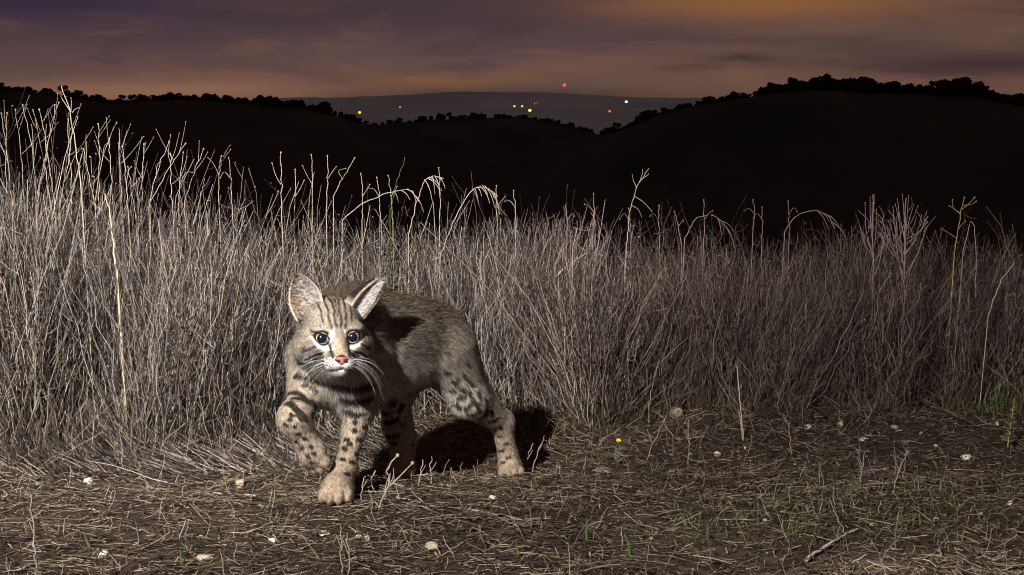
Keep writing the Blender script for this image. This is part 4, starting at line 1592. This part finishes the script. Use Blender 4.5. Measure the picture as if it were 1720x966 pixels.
TAN = np.array([.58, .45, .325])
GREY = np.array([.33, .278, .215])
BROWN = np.array([.27, .20, .13])
WHITE = np.array([.98, .94, .88])
CREAM = np.array([.72, .62, .50])
BLACK = np.array([.012, .009, .008])
RUST = np.array([.42, .27, .145])


def seg_d(p, a, b):
    ab = b - a
    h = np.clip(((p - a) @ ab) / (ab @ ab + 1e-12), 0, 1)
    return np.linalg.norm(p - a - h[:, None] * ab, axis=1)


def coat(p, n, rw, ek, eu, ev):
    """albedo of the coat at surface points p"""
    N = len(p)
    r = {k: rw[:, i:i + 1] for i, k in enumerate(REGS)}
    nz_ = fbm(p[:, 0] * 60, p[:, 1] * 60 + p[:, 2] * 55, 8, 4)[:, None]
    spine = sm(n[:, 2], .25, .95)[:, None]
    back = GREY * .62 * (1 - spine) + BROWN * .56 * spine
    back = back * (1 + .16 * nz_)
    low = sm(n[:, 2], -.05, -.6)[:, None]
    back = back * (1 - .75 * low) + CREAM * .75 * low
    belly = CREAM * 1.1 * (1 - .5 * low) + WHITE * .5 * low
    c_ = back * r['back'] + belly * r['belly']
    flank = sm((p - MID) @ UP, -.075, -.005)[:, None]
    c_ = (back * flank + belly * (1 - flank)) * (r['back'] + r['belly'])
    c_ = c_ + (WHITE * .7 + CREAM * .3) * r['chest']
    c_ = c_ + (TAN * .55 + CREAM * .45) * r['arm']
    c_ = c_ + (TAN * .8 + GREY * .25) * (1 + .15 * nz_) * r['leg']
    th = sm((p - P(770, 640, 2.36)) @ UP, -.03, .05)[:, None]
    c_ = c_ + (GREY * th * .78 + (CREAM * .75 + WHITE * .25) * (1 - th)) * r['thigh']
    hk = sm((p - P(830, 722, 2.41)) @ UP, -.02, .02)[:, None]
    c_ = c_ + ((CREAM * .8 + GREY * .3) * hk + TAN * 1.12 * (1 - hk)) * r['hleg']
    c_ = c_ + (TAN * .85 + GREY * .1) * (1 + .12 * nz_) * r['paw']
    # head
    h = to_head(p)
    x, y, z = h[:, 0], h[:, 1], h[:, 2]
    ax = np.abs(x)
    hw = r['face'] + r['muzzle'] + r['ruff']
    f = np.tile(GREY * .95, (N, 1)) * (1 + .22 * nz_)

    def put(f, w, colr):
        w = np.clip(w, 0, 1)[:, None]
        return f * (1 - w) + np.asarray(colr) * w

    wob = .18 * np.sin(z * 2.1 + 1) + .12 * np.sin(z * 5.3)
    # nose bridge, tawny
    f = put(f, .8 * sm(ax, 1.7, .7) * sm(z, 1.2, -.5) * sm(y, 1.0, 2.0), (TAN * .75 + GREY * .25) * .95)
    f = put(f, .5 * sm(ax, 3.4, 2.0) * sm(z, 1.6, 3.0), TAN * .85)
    # pale muzzle, chin and lower cheeks
    f = put(f, .95 * sm(np.hypot((ax - 1.3) / 1.9, (z + 4.0) / 1.25), 1.15, .75) * sm(y, 1.0, 2.0), WHITE)
    f = put(f, .9 * sm(z, -4.4, -5.0), WHITE * .95)
    f = put(f, .75 * sm(np.abs(z + 2.0 + .52 * (ax - 2.0)), .75, .3) * sm(ax, 1.9, 2.5) * sm(ax, 6.2, 5.0), WHITE)
    f = put(f, .7 * sm(np.abs(z + 3.9 + .35 * (ax - 2.0)), .8, .35) * sm(ax, 2.2, 2.8), WHITE * .92)
    # eye surrounds
    ex, ez = ax - 2.62, z - .05
    f = put(f, 1.0 * sm(np.hypot((ex + .15) / 1.6, (ez + 1.15 - .22 * ex) / .72), 1.05, .75), WHITE)
    f = put(f, .95 * sm(np.hypot((ex + 1.35 + .25 * (ez - .6)) / .42, (ez - .55) / 1.5), 1.05, .7), WHITE)
    f = put(f, .30 * sm(np.hypot((ex - .2) / 1.5, (ez - 1.5) / .5), 1.1, .6), WHITE * .9)
    rr = np.hypot(ex / 1.45, (ez - .28 * ex * 0 + .05) / 1.12)
    f = put(f, .0 * rr, BLACK)
    # tear line and muzzle side line
    f = put(f, 1.0 * sm(np.abs(ax - 1.45 - .10 * (z + 1.5)), .32, .12) * sm(z, -.5, -1.0) * sm(z, -3.3, -2.7), BLACK * 2.2)
    # forehead stripes
    for s0, wd, z0, z1, slope in ((.42, .20, 1.8, 6.6, .03), (1.25, .18, 1.5, 6.4, .10), (2.2, .15, 2.6, 6.0, .16), (.0, .12, 3.4, 6.4, 0)):
        line = np.abs(ax - s0 - slope * (z - 2) - wob * .5)
        brk = .75 + .25 * sm(fbm(x * 1.3 + s0 * 9, z * 2.0, 31, 3), -.5, .3)
        f = put(f, 1.0 * brk * sm(line, wd + .13, wd - .08) * sm(z, z0 - .3, z0 + .4) * sm(z, z1 + .5, z1 - .5), BLACK * 2)
    # cheek stripes
    for a0, z0, sl, wd, m0, m1 in ((3.0, -2.45, -.42, .17, 2.2, 5.4), (3.0, -3.2, -.46, .17, 2.9, 6.0), (3.6, -1.15, -.45, .13, 3.4, 5.8)):
        line = np.abs(z - z0 - sl * (ax - a0) - .12 * np.sin(ax * 2.2))
        f = put(f, .99 * sm(line, wd + .20, wd + .02) * sm(ax, m0, m0 + .5) * sm(ax, m1 + .4, m1 - .4), BLACK * 2.2)
    # whisker rows
    for z0 in (-3.25, -3.75, -4.2):
        f = put(f, .85 * sm(np.abs(z - z0 - .22 * (ax - 1.3)), .15, .05) * sm(ax, 1.0, 1.25) * sm(ax, 3.3, 2.8) * sm(y, .8, 1.6), BLACK * 1.5)
    # lips
    f = put(f, .95 * sm(np.abs(z + 4.85 + .14 * ax - .10), .26, .10) * sm(ax, 2.0, 1.5) * sm(y, 2.0, 3.0), BLACK * 1.5)
    # outer cheek edge a darker line in the ruff
    f = put(f, .6 * sm(np.abs(ax - 5.7 - .15 * np.sin(z)), .45, .15) * sm(z, -.6, -1.6) * sm(z, -5.6, -4.4), BLACK * 4)
    c_ = c_ * (1 - hw) + f * hw
    # marks on limbs and chest
    D = np.full(N, 1.0)
    for a, b, rr_ in zip(MA, MB_, MR):
        near = np.abs(p - (a + b) / 2).max(1) < (np.linalg.norm(b - a) / 2 + rr_ + .006)
        if near.any():
            i = np.where(near)[0]
            D[i] = np.minimum(D[i], seg_d(p[i], a, b) / rr_)
    D = D + .10 * fbm(p[:, 0] * 300, p[:, 2] * 300 + p[:, 1] * 250, 4, 2)
    mk = (sm(D, 1.05, .7) * .97)[:, None] * (1 - hw)
    c_ = c_ * (1 - mk) + BLACK * 1.4 * mk
    # general flecks on limbs
    q = p * np.array([95, 95, 70])
    cell = np.floor(q)
    jit = np.stack([hash3(cell, 1.0), hash3(cell, 1.7), hash3(cell, 2.3)], 1)
    dd = np.linalg.norm(q - cell - .25 - .5 * jit, axis=1)
    fk = (sm(dd, .42, .2) * (hash3(cell, 3.1) > .30) * .72)[:, None] * (r['leg'] + r['hleg'] * .8 + r['thigh'] * .6 + r['paw'] * .35 + r['arm'] * .5)
    c_ = c_ * (1 - fk) + np.array([.10, .07, .05]) * fk
    # larger soft spots on thighs, flank and belly
    q = p * np.array([44, 44, 38]) + 3.3
    cell = np.floor(q)
    jit = np.stack([hash3(cell, 1.3), hash3(cell, 1.9), hash3(cell, 2.7)], 1)
    dd = np.linalg.norm(q - cell - .3 - .4 * jit, axis=1)
    fk = (sm(dd, .34, .20) * (hash3(cell, 3.7) > .25))[:, None] * np.clip(r['thigh'] * .85 + r['belly'] * .8 + r['back'] * .42 * (1 - spine) + r['hleg'] * .7, 0, 1)
    c_ = c_ * (1 - fk) + BLACK * 2.0 * fk
    # ears
    e1 = ek == 1
    e2 = ek == 2
    ein = np.tile(np.array([.42, .375, .33]), (N, 1)) * (.5 + 1.0 * hash3(p, 900.0))[:, None]
    isr = (to_head(p)[:, 0] > 0)
    ein = np.where(isr[:, None], np.minimum(ein * 1.9 + .1, .95), ein)  # white inner hair, raised on the right ear to look lit
    pink = (sm(np.hypot((eu - .55) / .35, (ev - .35) / .35), 1.1, .5) * (1 - isr))[:, None]
    ein = ein * (1 - .6 * pink) + np.array([.42, .22, .15]) * .6 * pink
    rim = sm(np.maximum(np.abs(eu), ev * .99), .86, .95)[:, None]
    ein = ein * (1 - rim) + np.array([.66, .52, .38]) * rim
    ebk = np.tile(BLACK * 1.3, (N, 1))
    pal = sm(ev, .35, .12)[:, None]
    ebk = ebk * (1 - pal) + TAN * .8 * pal
    rim2 = sm(np.maximum(np.abs(eu), ev), .93, .99)[:, None]
    ebk = ebk * (1 - rim2) + np.array([.5, .4, .3]) * rim2
    c_[e1] = ein[e1]
    c_[e2] = ebk[e2]
    return np.clip(c_, .008, 1.0)


VC = coat(CV, VN, RW, EARK, EARU, EARV)

# skin material: colour stored on the coat itself
def coat_material(name, rough):
    m, t, b = principled(name, rough, .15)
    at = t.n("ShaderNodeAttribute", attribute_name="coat")
    t.l(at.outputs["Color"], b.inputs["Base Color"])
    return m


m_skin = coat_material("bobcat_skin", .9)
BASE = np.array([CV[:, 0].mean(), CV[:, 1].mean(), float(ground_z(CV[:, 0].mean(), CV[:, 1].mean()))])
bobcat = empty("bobcat", BASE)
tag(bobcat, "spotted grey brown bobcat walking with one front paw lifted, staring ahead", "bobcat")
me = mesh_from("body", CV - BASE, CF)
at = me.color_attributes.new("coat", 'FLOAT_COLOR', 'POINT')
at.data.foreach_set("color", np.concatenate([VC * .8, np.ones((len(VC), 1))], 1).astype(np.float32).ravel())
body = link("body", me, m_skin, bobcat)

# ---- fur
NF = 330000
q0, q1, q2, q3 = [CV[CF[:, i]] for i in range(4)]
area = .5 * np.linalg.norm(FA, axis=1)
cen = (q0 + q1 + q2 + q3) / 4
# denser where the hair is short (face, ears, paws)
fl_f = FLEN[CF].mean(1)
dens = area * np.clip(.010 / fl_f, .75, 2.8)
dens *= np.where(EARK[CF[:, 0]] == 2, .8, 1)
pick = rng.choice(len(CF), NF, p=dens / dens.sum())
a_, b_ = rng.random(NF), rng.random(NF)
wts = np.stack([(1 - a_) * (1 - b_), a_ * (1 - b_), a_ * b_, (1 - a_) * b_], 1)
corner = CF[pick]


def interp(arr):
    return (arr[corner] * wts.reshape(wts.shape + (1,) * (arr.ndim - 1))).sum(1)


rp, rn, rf, rl = interp(CV), nrm(interp(VN)), interp(FLOW), interp(FLEN)
rrw = interp(RW)
rek = EARK[corner[:, 0]]
reu, rev = interp(EARU), interp(EARV)
hq = to_head(rp)
keep = np.ones(NF, bool)
for e in EYES:
    dx, dz = hq[:, 0] - e[0], hq[:, 2] - e[2]
    keep &= ~((np.hypot(dx / 1.36, dz / 1.12) < 1.0) & (hq[:, 1] > .2))
keep &= ~((np.hypot(hq[:, 0] / (1.15 + .3 * np.clip(hq[:, 2] + 3.2, -1, 0)), (hq[:, 2] + 3.2) / .9) < 1.0) & (hq[:, 1] > 3.4))     # nose leather
keep &= ~((rp[:, 2] < ground_z(rp[:, 0], rp[:, 1]) + .004))
# roots inside the body (ear bases, sockets)
rp, rn, rf, rl, rrw, rek, reu, rev, hq = [z[keep] for z in (rp, rn, rf, rl, rrw, rek, reu, rev, hq)]
NF = len(rp)
rf = rf + .20 * np.stack([fbm(rp[:, 0] * 70, rp[:, 2] * 70, 21, 3), fbm(rp[:, 1] * 70, rp[:, 2] * 70, 22, 3), fbm(rp[:, 0] * 70, rp[:, 1] * 70, 23, 3)], 1)
tg = rf - rn * (rf * rn).sum(1, keepdims=True)
tg = nrm(tg)
lift = np.where(rek > 0, .35, .50)[:, None] * (1 + .35 * rng.standard_normal((NF, 1)))
lift = np.clip(lift, .12, 1.3)
eyed = np.minimum(*[np.hypot(hq[:, 0] - e[0], hq[:, 2] - e[2]) for e in EYES])
near_eye = (hq[:, 1] > 0) & (eyed < 2.4)
rl = np.where(near_eye, np.minimum(rl, .0032 + .0010 * np.clip(eyed - 1.2, 0, 2)), rl)
L = (rl * rng.uniform(.65, 1.25, NF))[:, None]
jit = rng.standard_normal((NF, 3)) * .16
dir0 = nrm(rn * lift + tg + jit * .7)
dir1 = nrm(rn * lift * .35 + tg + jit)
K = 4
S = np.linspace(0, 1, K)
hp = np.zeros((NF, K, 3), np.float32)
for i, s in enumerate(S):
    hp[:, i] = rp - rn * .0006 + L * (dir0 * (s - .5 * s * s) + dir1 * (.5 * s * s))
rc = coat(rp, rn, rrw, rek, reu, rev)
# agouti banding: dark root, pale band, dark tip on back, thighs and face
tick = (rrw[:, [REGS.index(k) for k in ('back', 'thigh', 'face')]] * np.array([1.0, .7, .8])).sum(1)
tuft_ = .8 * fbm(rp[:, 0] * 330, rp[:, 2] * 330 + rp[:, 1] * 290, 51, 3) + .8 * fbm(rp[:, 0] * 800 + 5, rp[:, 2] * 800 + rp[:, 1] * 700, 53, 2)
bright = np.clip((1 + .36 * rng.standard_normal(NF)) * (1 + .46 * tuft_), .15, 2.2)
kind = rng.random(NF)
hc = np.zeros((NF, K, 4), np.float32)
hc[..., 3] = 1
for i, s in enumerate(S):
    f = (.78 + .22 * s) * bright
    band = np.where(kind < .30, 1 - .88 * tick * sm(np.full(NF, s), .35, .65), 1 + .60 * tick * (s > .5))
    hc[:, i, :3] = np.clip(.74 * rc * (f * band)[:, None], .004, .92)
thick_ = np.clip(.00017 + .009 * rl, .00019, .00032)

curves = bpy.data.hair_curves.new("fur")
curves.add_curves([K] * NF)
curves.attributes["position"].data.foreach_set("vector", (hp - BASE.astype(np.float32)).ravel())
ra = curves.attributes.get("radius") or curves.attributes.new("radius", 'FLOAT', 'POINT')
prof = np.array([1.0, .95, .75, .18])
ra.data.foreach_set("value", (thick_[:, None] * prof[None]).astype(np.float32).ravel())
ca = curves.attributes.new("coat", 'FLOAT_COLOR', 'POINT')
ca.data.foreach_set("color", hc.ravel())
na = curves.attributes.new("skin_normal", 'FLOAT_VECTOR', 'POINT')
na.data.foreach_set("vector", np.repeat(rn.astype(np.float32), K, axis=0).ravel())
m_fur = bpy.data.materials.new("bobcat_fur")
m_fur.use_nodes = True
ft = NT(m_fur.node_tree)
m_fur.node_tree.nodes.clear()
fa = ft.n("ShaderNodeAttribute", attribute_name="coat")
fn = ft.n("ShaderNodeAttribute", attribute_name="skin_normal")
dif = ft.n("ShaderNodeBsdfDiffuse", i_Roughness=.3)
ft.l(fa.outputs["Color"], dif.inputs["Color"])
ft.l(fn.outputs["Vector"], dif.inputs["Normal"])
hb = ft.n("ShaderNodeBsdfHairPrincipled")
hb.parametrization = 'COLOR'
ft.l(fa.outputs["Color"], hb.inputs["Color"])
hb.inputs["Roughness"].default_value = .45
hb.inputs["Radial Roughness"].default_value = .5
mx = ft.n("ShaderNodeMixShader", i_0=.42)
ft.l(dif.outputs[0], mx.inputs[1])
ft.l(hb.outputs[0], mx.inputs[2])
fo = ft.n("ShaderNodeOutputMaterial")
ft.l(mx.outputs[0], fo.inputs[0])
fur = bpy.data.objects.new("fur", curves)
col.objects.link(fur)
curves.materials.append(m_fur)
fur.parent = bobcat
fur["kind"] = "stuff"


# ---- eyes
def uv_sphere(nu=40, nv=24):
    th = np.linspace(0, math.pi, nv)
    ph = np.arange(nu) * 2 * math.pi / nu
    v = np.stack([np.sin(th)[:, None] * np.cos(ph)[None], np.cos(th)[:, None] * np.ones(nu)[None], np.sin(th)[:, None] * np.sin(ph)[None]], -1).reshape(-1, 3)
    F = []
    for i in range(nv - 1):
        for j in range(nu):
            F.append((i * nu + j, i * nu + (j + 1) % nu, (i + 1) * nu + (j + 1) % nu, (i + 1) * nu + j))
    return v, np.array(F)            # pole along +y


m_eye, t, b = principled("bobcat_eye", .10, .6)
tcn = t.n("ShaderNodeTexCoord")
sp = t.n("ShaderNodeSeparateXYZ")
t.l(tcn.outputs["Object"], sp.inputs[0])
rr = t.math('POWER', t.math('ADD', t.math('POWER', sp.outputs[0], 2.0), t.math('POWER', sp.outputs[2], 2.0)), .5)
nzz = t.n("ShaderNodeTexNoise", i_Scale=900.0, i_Detail=2.0)
t.l(tcn.outputs["Object"], nzz.inputs["Vector"])
iris = t.mix(nzz.outputs[0], (.34, .23, .085), (.54, .40, .19))
cc = t.mix(t.smooth(rr, .0083, .0086), (.004, .006, .014), iris)
cc = t.mix(t.smooth(rr, .0100, .0106), cc, (.010, .008, .007))
t.l(cc, b.inputs["Base Color"])
b.inputs["Coat Weight"].default_value = 1.0
b.inputs["Coat Roughness"].default_value = .06
m_lid = coat_material("bobcat_eyelid", .8)
Rm = Matrix(HEAD_R.tolist())
sv, sf = uv_sphere()
for s, e in zip((-1, 1), EYES):
    c_ = H(*e)
    # the eye looks into the lens
    look = nrm(np.array([0, 0, CAM_H]) - c_)
    look = nrm(look + HEAD_R[:, 1] * .25)
    rx = nrm(np.cross(look, UP)) * -1
    uz = nrm(np.cross(rx, look))
    Re = np.stack([rx, look, uz], 1)
    ev_ = sv * ER * .01
    # cornea bulges a little
    fr = ev_[:, 1] > ER * .01 * .55
    ev_[fr, 1] += (ev_[fr, 1] - ER * .01 * .55) * .12
    eo = link("eye", mesh_from("eye", ev_, sf), m_eye, bobcat)
    eo.matrix_local = Matrix.Translation(Vector(c_ - BASE)) @ Matrix(Re.tolist()).to_4x4()
    # lids: a skin sheet round an almond opening, black inner rim
    nA = 48
    ang = np.linspace(0, 2 * math.pi, nA, endpoint=False)
    ox = np.cos(ang)
    oz = np.sin(ang)
    # almond: inner corner low and drawn out, outer corner high
    ax_ = 1.13 * np.sign(ox) * np.abs(ox) ** 1.0
    az_ = np.where(oz > 0, .77, .92) * np.sign(oz) * np.abs(oz) ** .95
    tilt = .30 * ax_
    inner = s * -1            # x sign towards the nose
    lx = ax_
    lz = az_ + tilt * (-inner)
    crn = np.clip(ox * inner, 0, 1) ** 6
    lx = lx + inner * crn * .22
    lz = lz - crn * .22
    out_c = np.clip(-ox * inner, 0, 1) ** 6
    lx = lx - inner * out_c * .10
    rings = []
    for (sc_, rad_) in ((1.0, 1.37), (1.19, 1.43), (1.28, 1.42), (1.40, 1.36), (1.6, 1.2)):
        X, Z = lx * sc_, lz * sc_
        Yv = np.sqrt(np.maximum(rad_ ** 2 - np.minimum(X * X + Z * Z, rad_ ** 2 * .92), .02))
        Yv = e[1] + Yv
        if sc_ > 1.3:                       # the outer skirt sinks under the fur
            for j in range(nA):
                m_ = (np.abs(hl[:body_n, 0] - e[0] - X[j]) < .22) & (np.abs(hl[:body_n, 2] - e[2] - Z[j]) < .22) & (hl[:body_n, 1] > -1)
                if m_.any():
                    Yv[j] = min(Yv[j], hl[:body_n][m_, 1].max() - (.02 if sc_ < 1.5 else .25))
        rings.append(np.stack([e[0] + X, Yv, e[2] + Z], 1))
    lv = np.concatenate(rings)
    lf = []
    for a in range(len(rings) - 1):
        for j in range(nA):
            lf.append((a * nA + j, a * nA + (j + 1) % nA, (a + 1) * nA + (j + 1) % nA, (a + 1) * nA + j))
    lw = HEAD_O + (lv * .01) @ HEAD_R.T
    lm = mesh_from("eyelid", lw - BASE, np.array(lf))
    lc = np.zeros((len(lv), 4), np.float32)
    lc[:, 3] = 1
    lc[:nA, :3] = BLACK
    lc[nA:2 * nA, :3] = BLACK
    # outer band: white below and at the inner side, grey above
    for a in range(2, len(rings)):
        top = np.clip(lz / .9, -1, 1)
        wht = np.clip(sm(-top, -.35, .0) + .9 * sm(ox * inner, .3, .9), 0, 1)[:, None]
        lc[a * nA:(a + 1) * nA, :3] = WHITE * wht + GREY * .8 * (1 - wht)
    topw = sm(lz, .25, .5)[:, None]
    lc[2 * nA:3 * nA, :3] = lc[2 * nA:3 * nA, :3] * (1 - topw) + BLACK * 1.5 * topw
    la = lm.color_attributes.new("coat", 'FLOAT_COLOR', 'POINT')
    la.data.foreach_set("color", lc.ravel())
    link("eyelid", lm, m_lid, bobcat)

# ---- nose leather with two nostrils
m_nose = coat_material("bobcat_nose", .42)
m_dark = flat_material("bobcat_nostril", (.02, .012, .01), .5, .4, .2, 300.0)
nv_, nf_ = uv_sphere(28, 18)
x, y, z = nv_.T
wz = np.where(z > 0, 1.0, 1.0 + z * .52)
nl = np.stack([x * 1.15 * wz, y * .62 + .14 * z, z * .92 - .10 * np.abs(x) * (z > .2)], 1)
# nostril commas pressed in
for s in (-1, 1):
    d = np.hypot((nl[:, 0] - s * .58) / .30, (nl[:, 2] + .08) / .26)
    nl[:, 1] -= .28 * np.exp(-d * d) * (y > 0)
nl[:, 1] -= .14 * np.exp(-(nl[:, 0] / .08) ** 2) * (z < .1) * (y > 0)
nw = HEAD_O + ((nl + np.array([0, 4.98, -3.22])) * .01) @ HEAD_R.T
nme = mesh_from("nose", nw - BASE, nf_)
dk = np.clip(sm(nl[:, 2], .42, .66) + sm(np.abs(nl[:, 0]), .80, 1.0) + sm(np.hypot((np.abs(nl[:, 0]) - .6) / .42, (nl[:, 2] + .12) / .34), 1.0, .6), 0, 1)[:, None]
ncol = np.array([.40, .17, .125]) * (1 - dk) + np.array([.03, .02, .018]) * dk
nca = nme.color_attributes.new("coat", 'FLOAT_COLOR', 'POINT')
nca.data.foreach_set("color", np.concatenate([ncol, np.ones((len(ncol), 1))], 1).astype(np.float32).ravel())
nose = link("nose", nme, m_nose, bobcat)
for s in (-1, 1):
    v_, f_ = uv_sphere(14, 10)
    v_ = v_ * np.array([.27, .16, .17]) 
    v_[:, 2] += .25 * (v_[:, 0] * s)
    v_ = v_ + np.array([s * .60, 4.98 + .46, -3.32])
    link("nostril", mesh_from("nostril", HEAD_O + (v_ * .01) @ HEAD_R.T - BASE, f_), m_dark, nose)

# ---- whiskers
m_whisk = flat_material("bobcat_whisker", (.85, .83, .80), .4, .4, .1, 200.0)
wr = np.random.default_rng(5)
for s in (-1, 1):
    for i in range(9):
        row = i % 3
        a = np.array([s * (1.5 + .35 * (i // 3)), 4.3 - .45 * (i // 3), -3.35 - .42 * row])
        lng = wr.uniform(5.0, 8.5)
        d0 = nrm(np.array([s * 1.0, .35 - .2 * (i // 3), .16 - .20 * row + wr.normal() * .08]))
        tt = np.linspace(0, 1, 9)[:, None]
        pts = a + d0 * lng * tt + np.array([s * -1.6, -2.6, -3.2 - wr.random() * 2.6]) * (tt ** 2.0) * lng / 7.5
        pw = HEAD_O + (pts * .01) @ HEAD_R.T - BASE
        v_, f_ = tubes(pw[None], np.linspace(.00022, .00005, 9)[None], 4)
        link("whisker", mesh_from("whisker", v_, f_), m_whisk, bobcat)
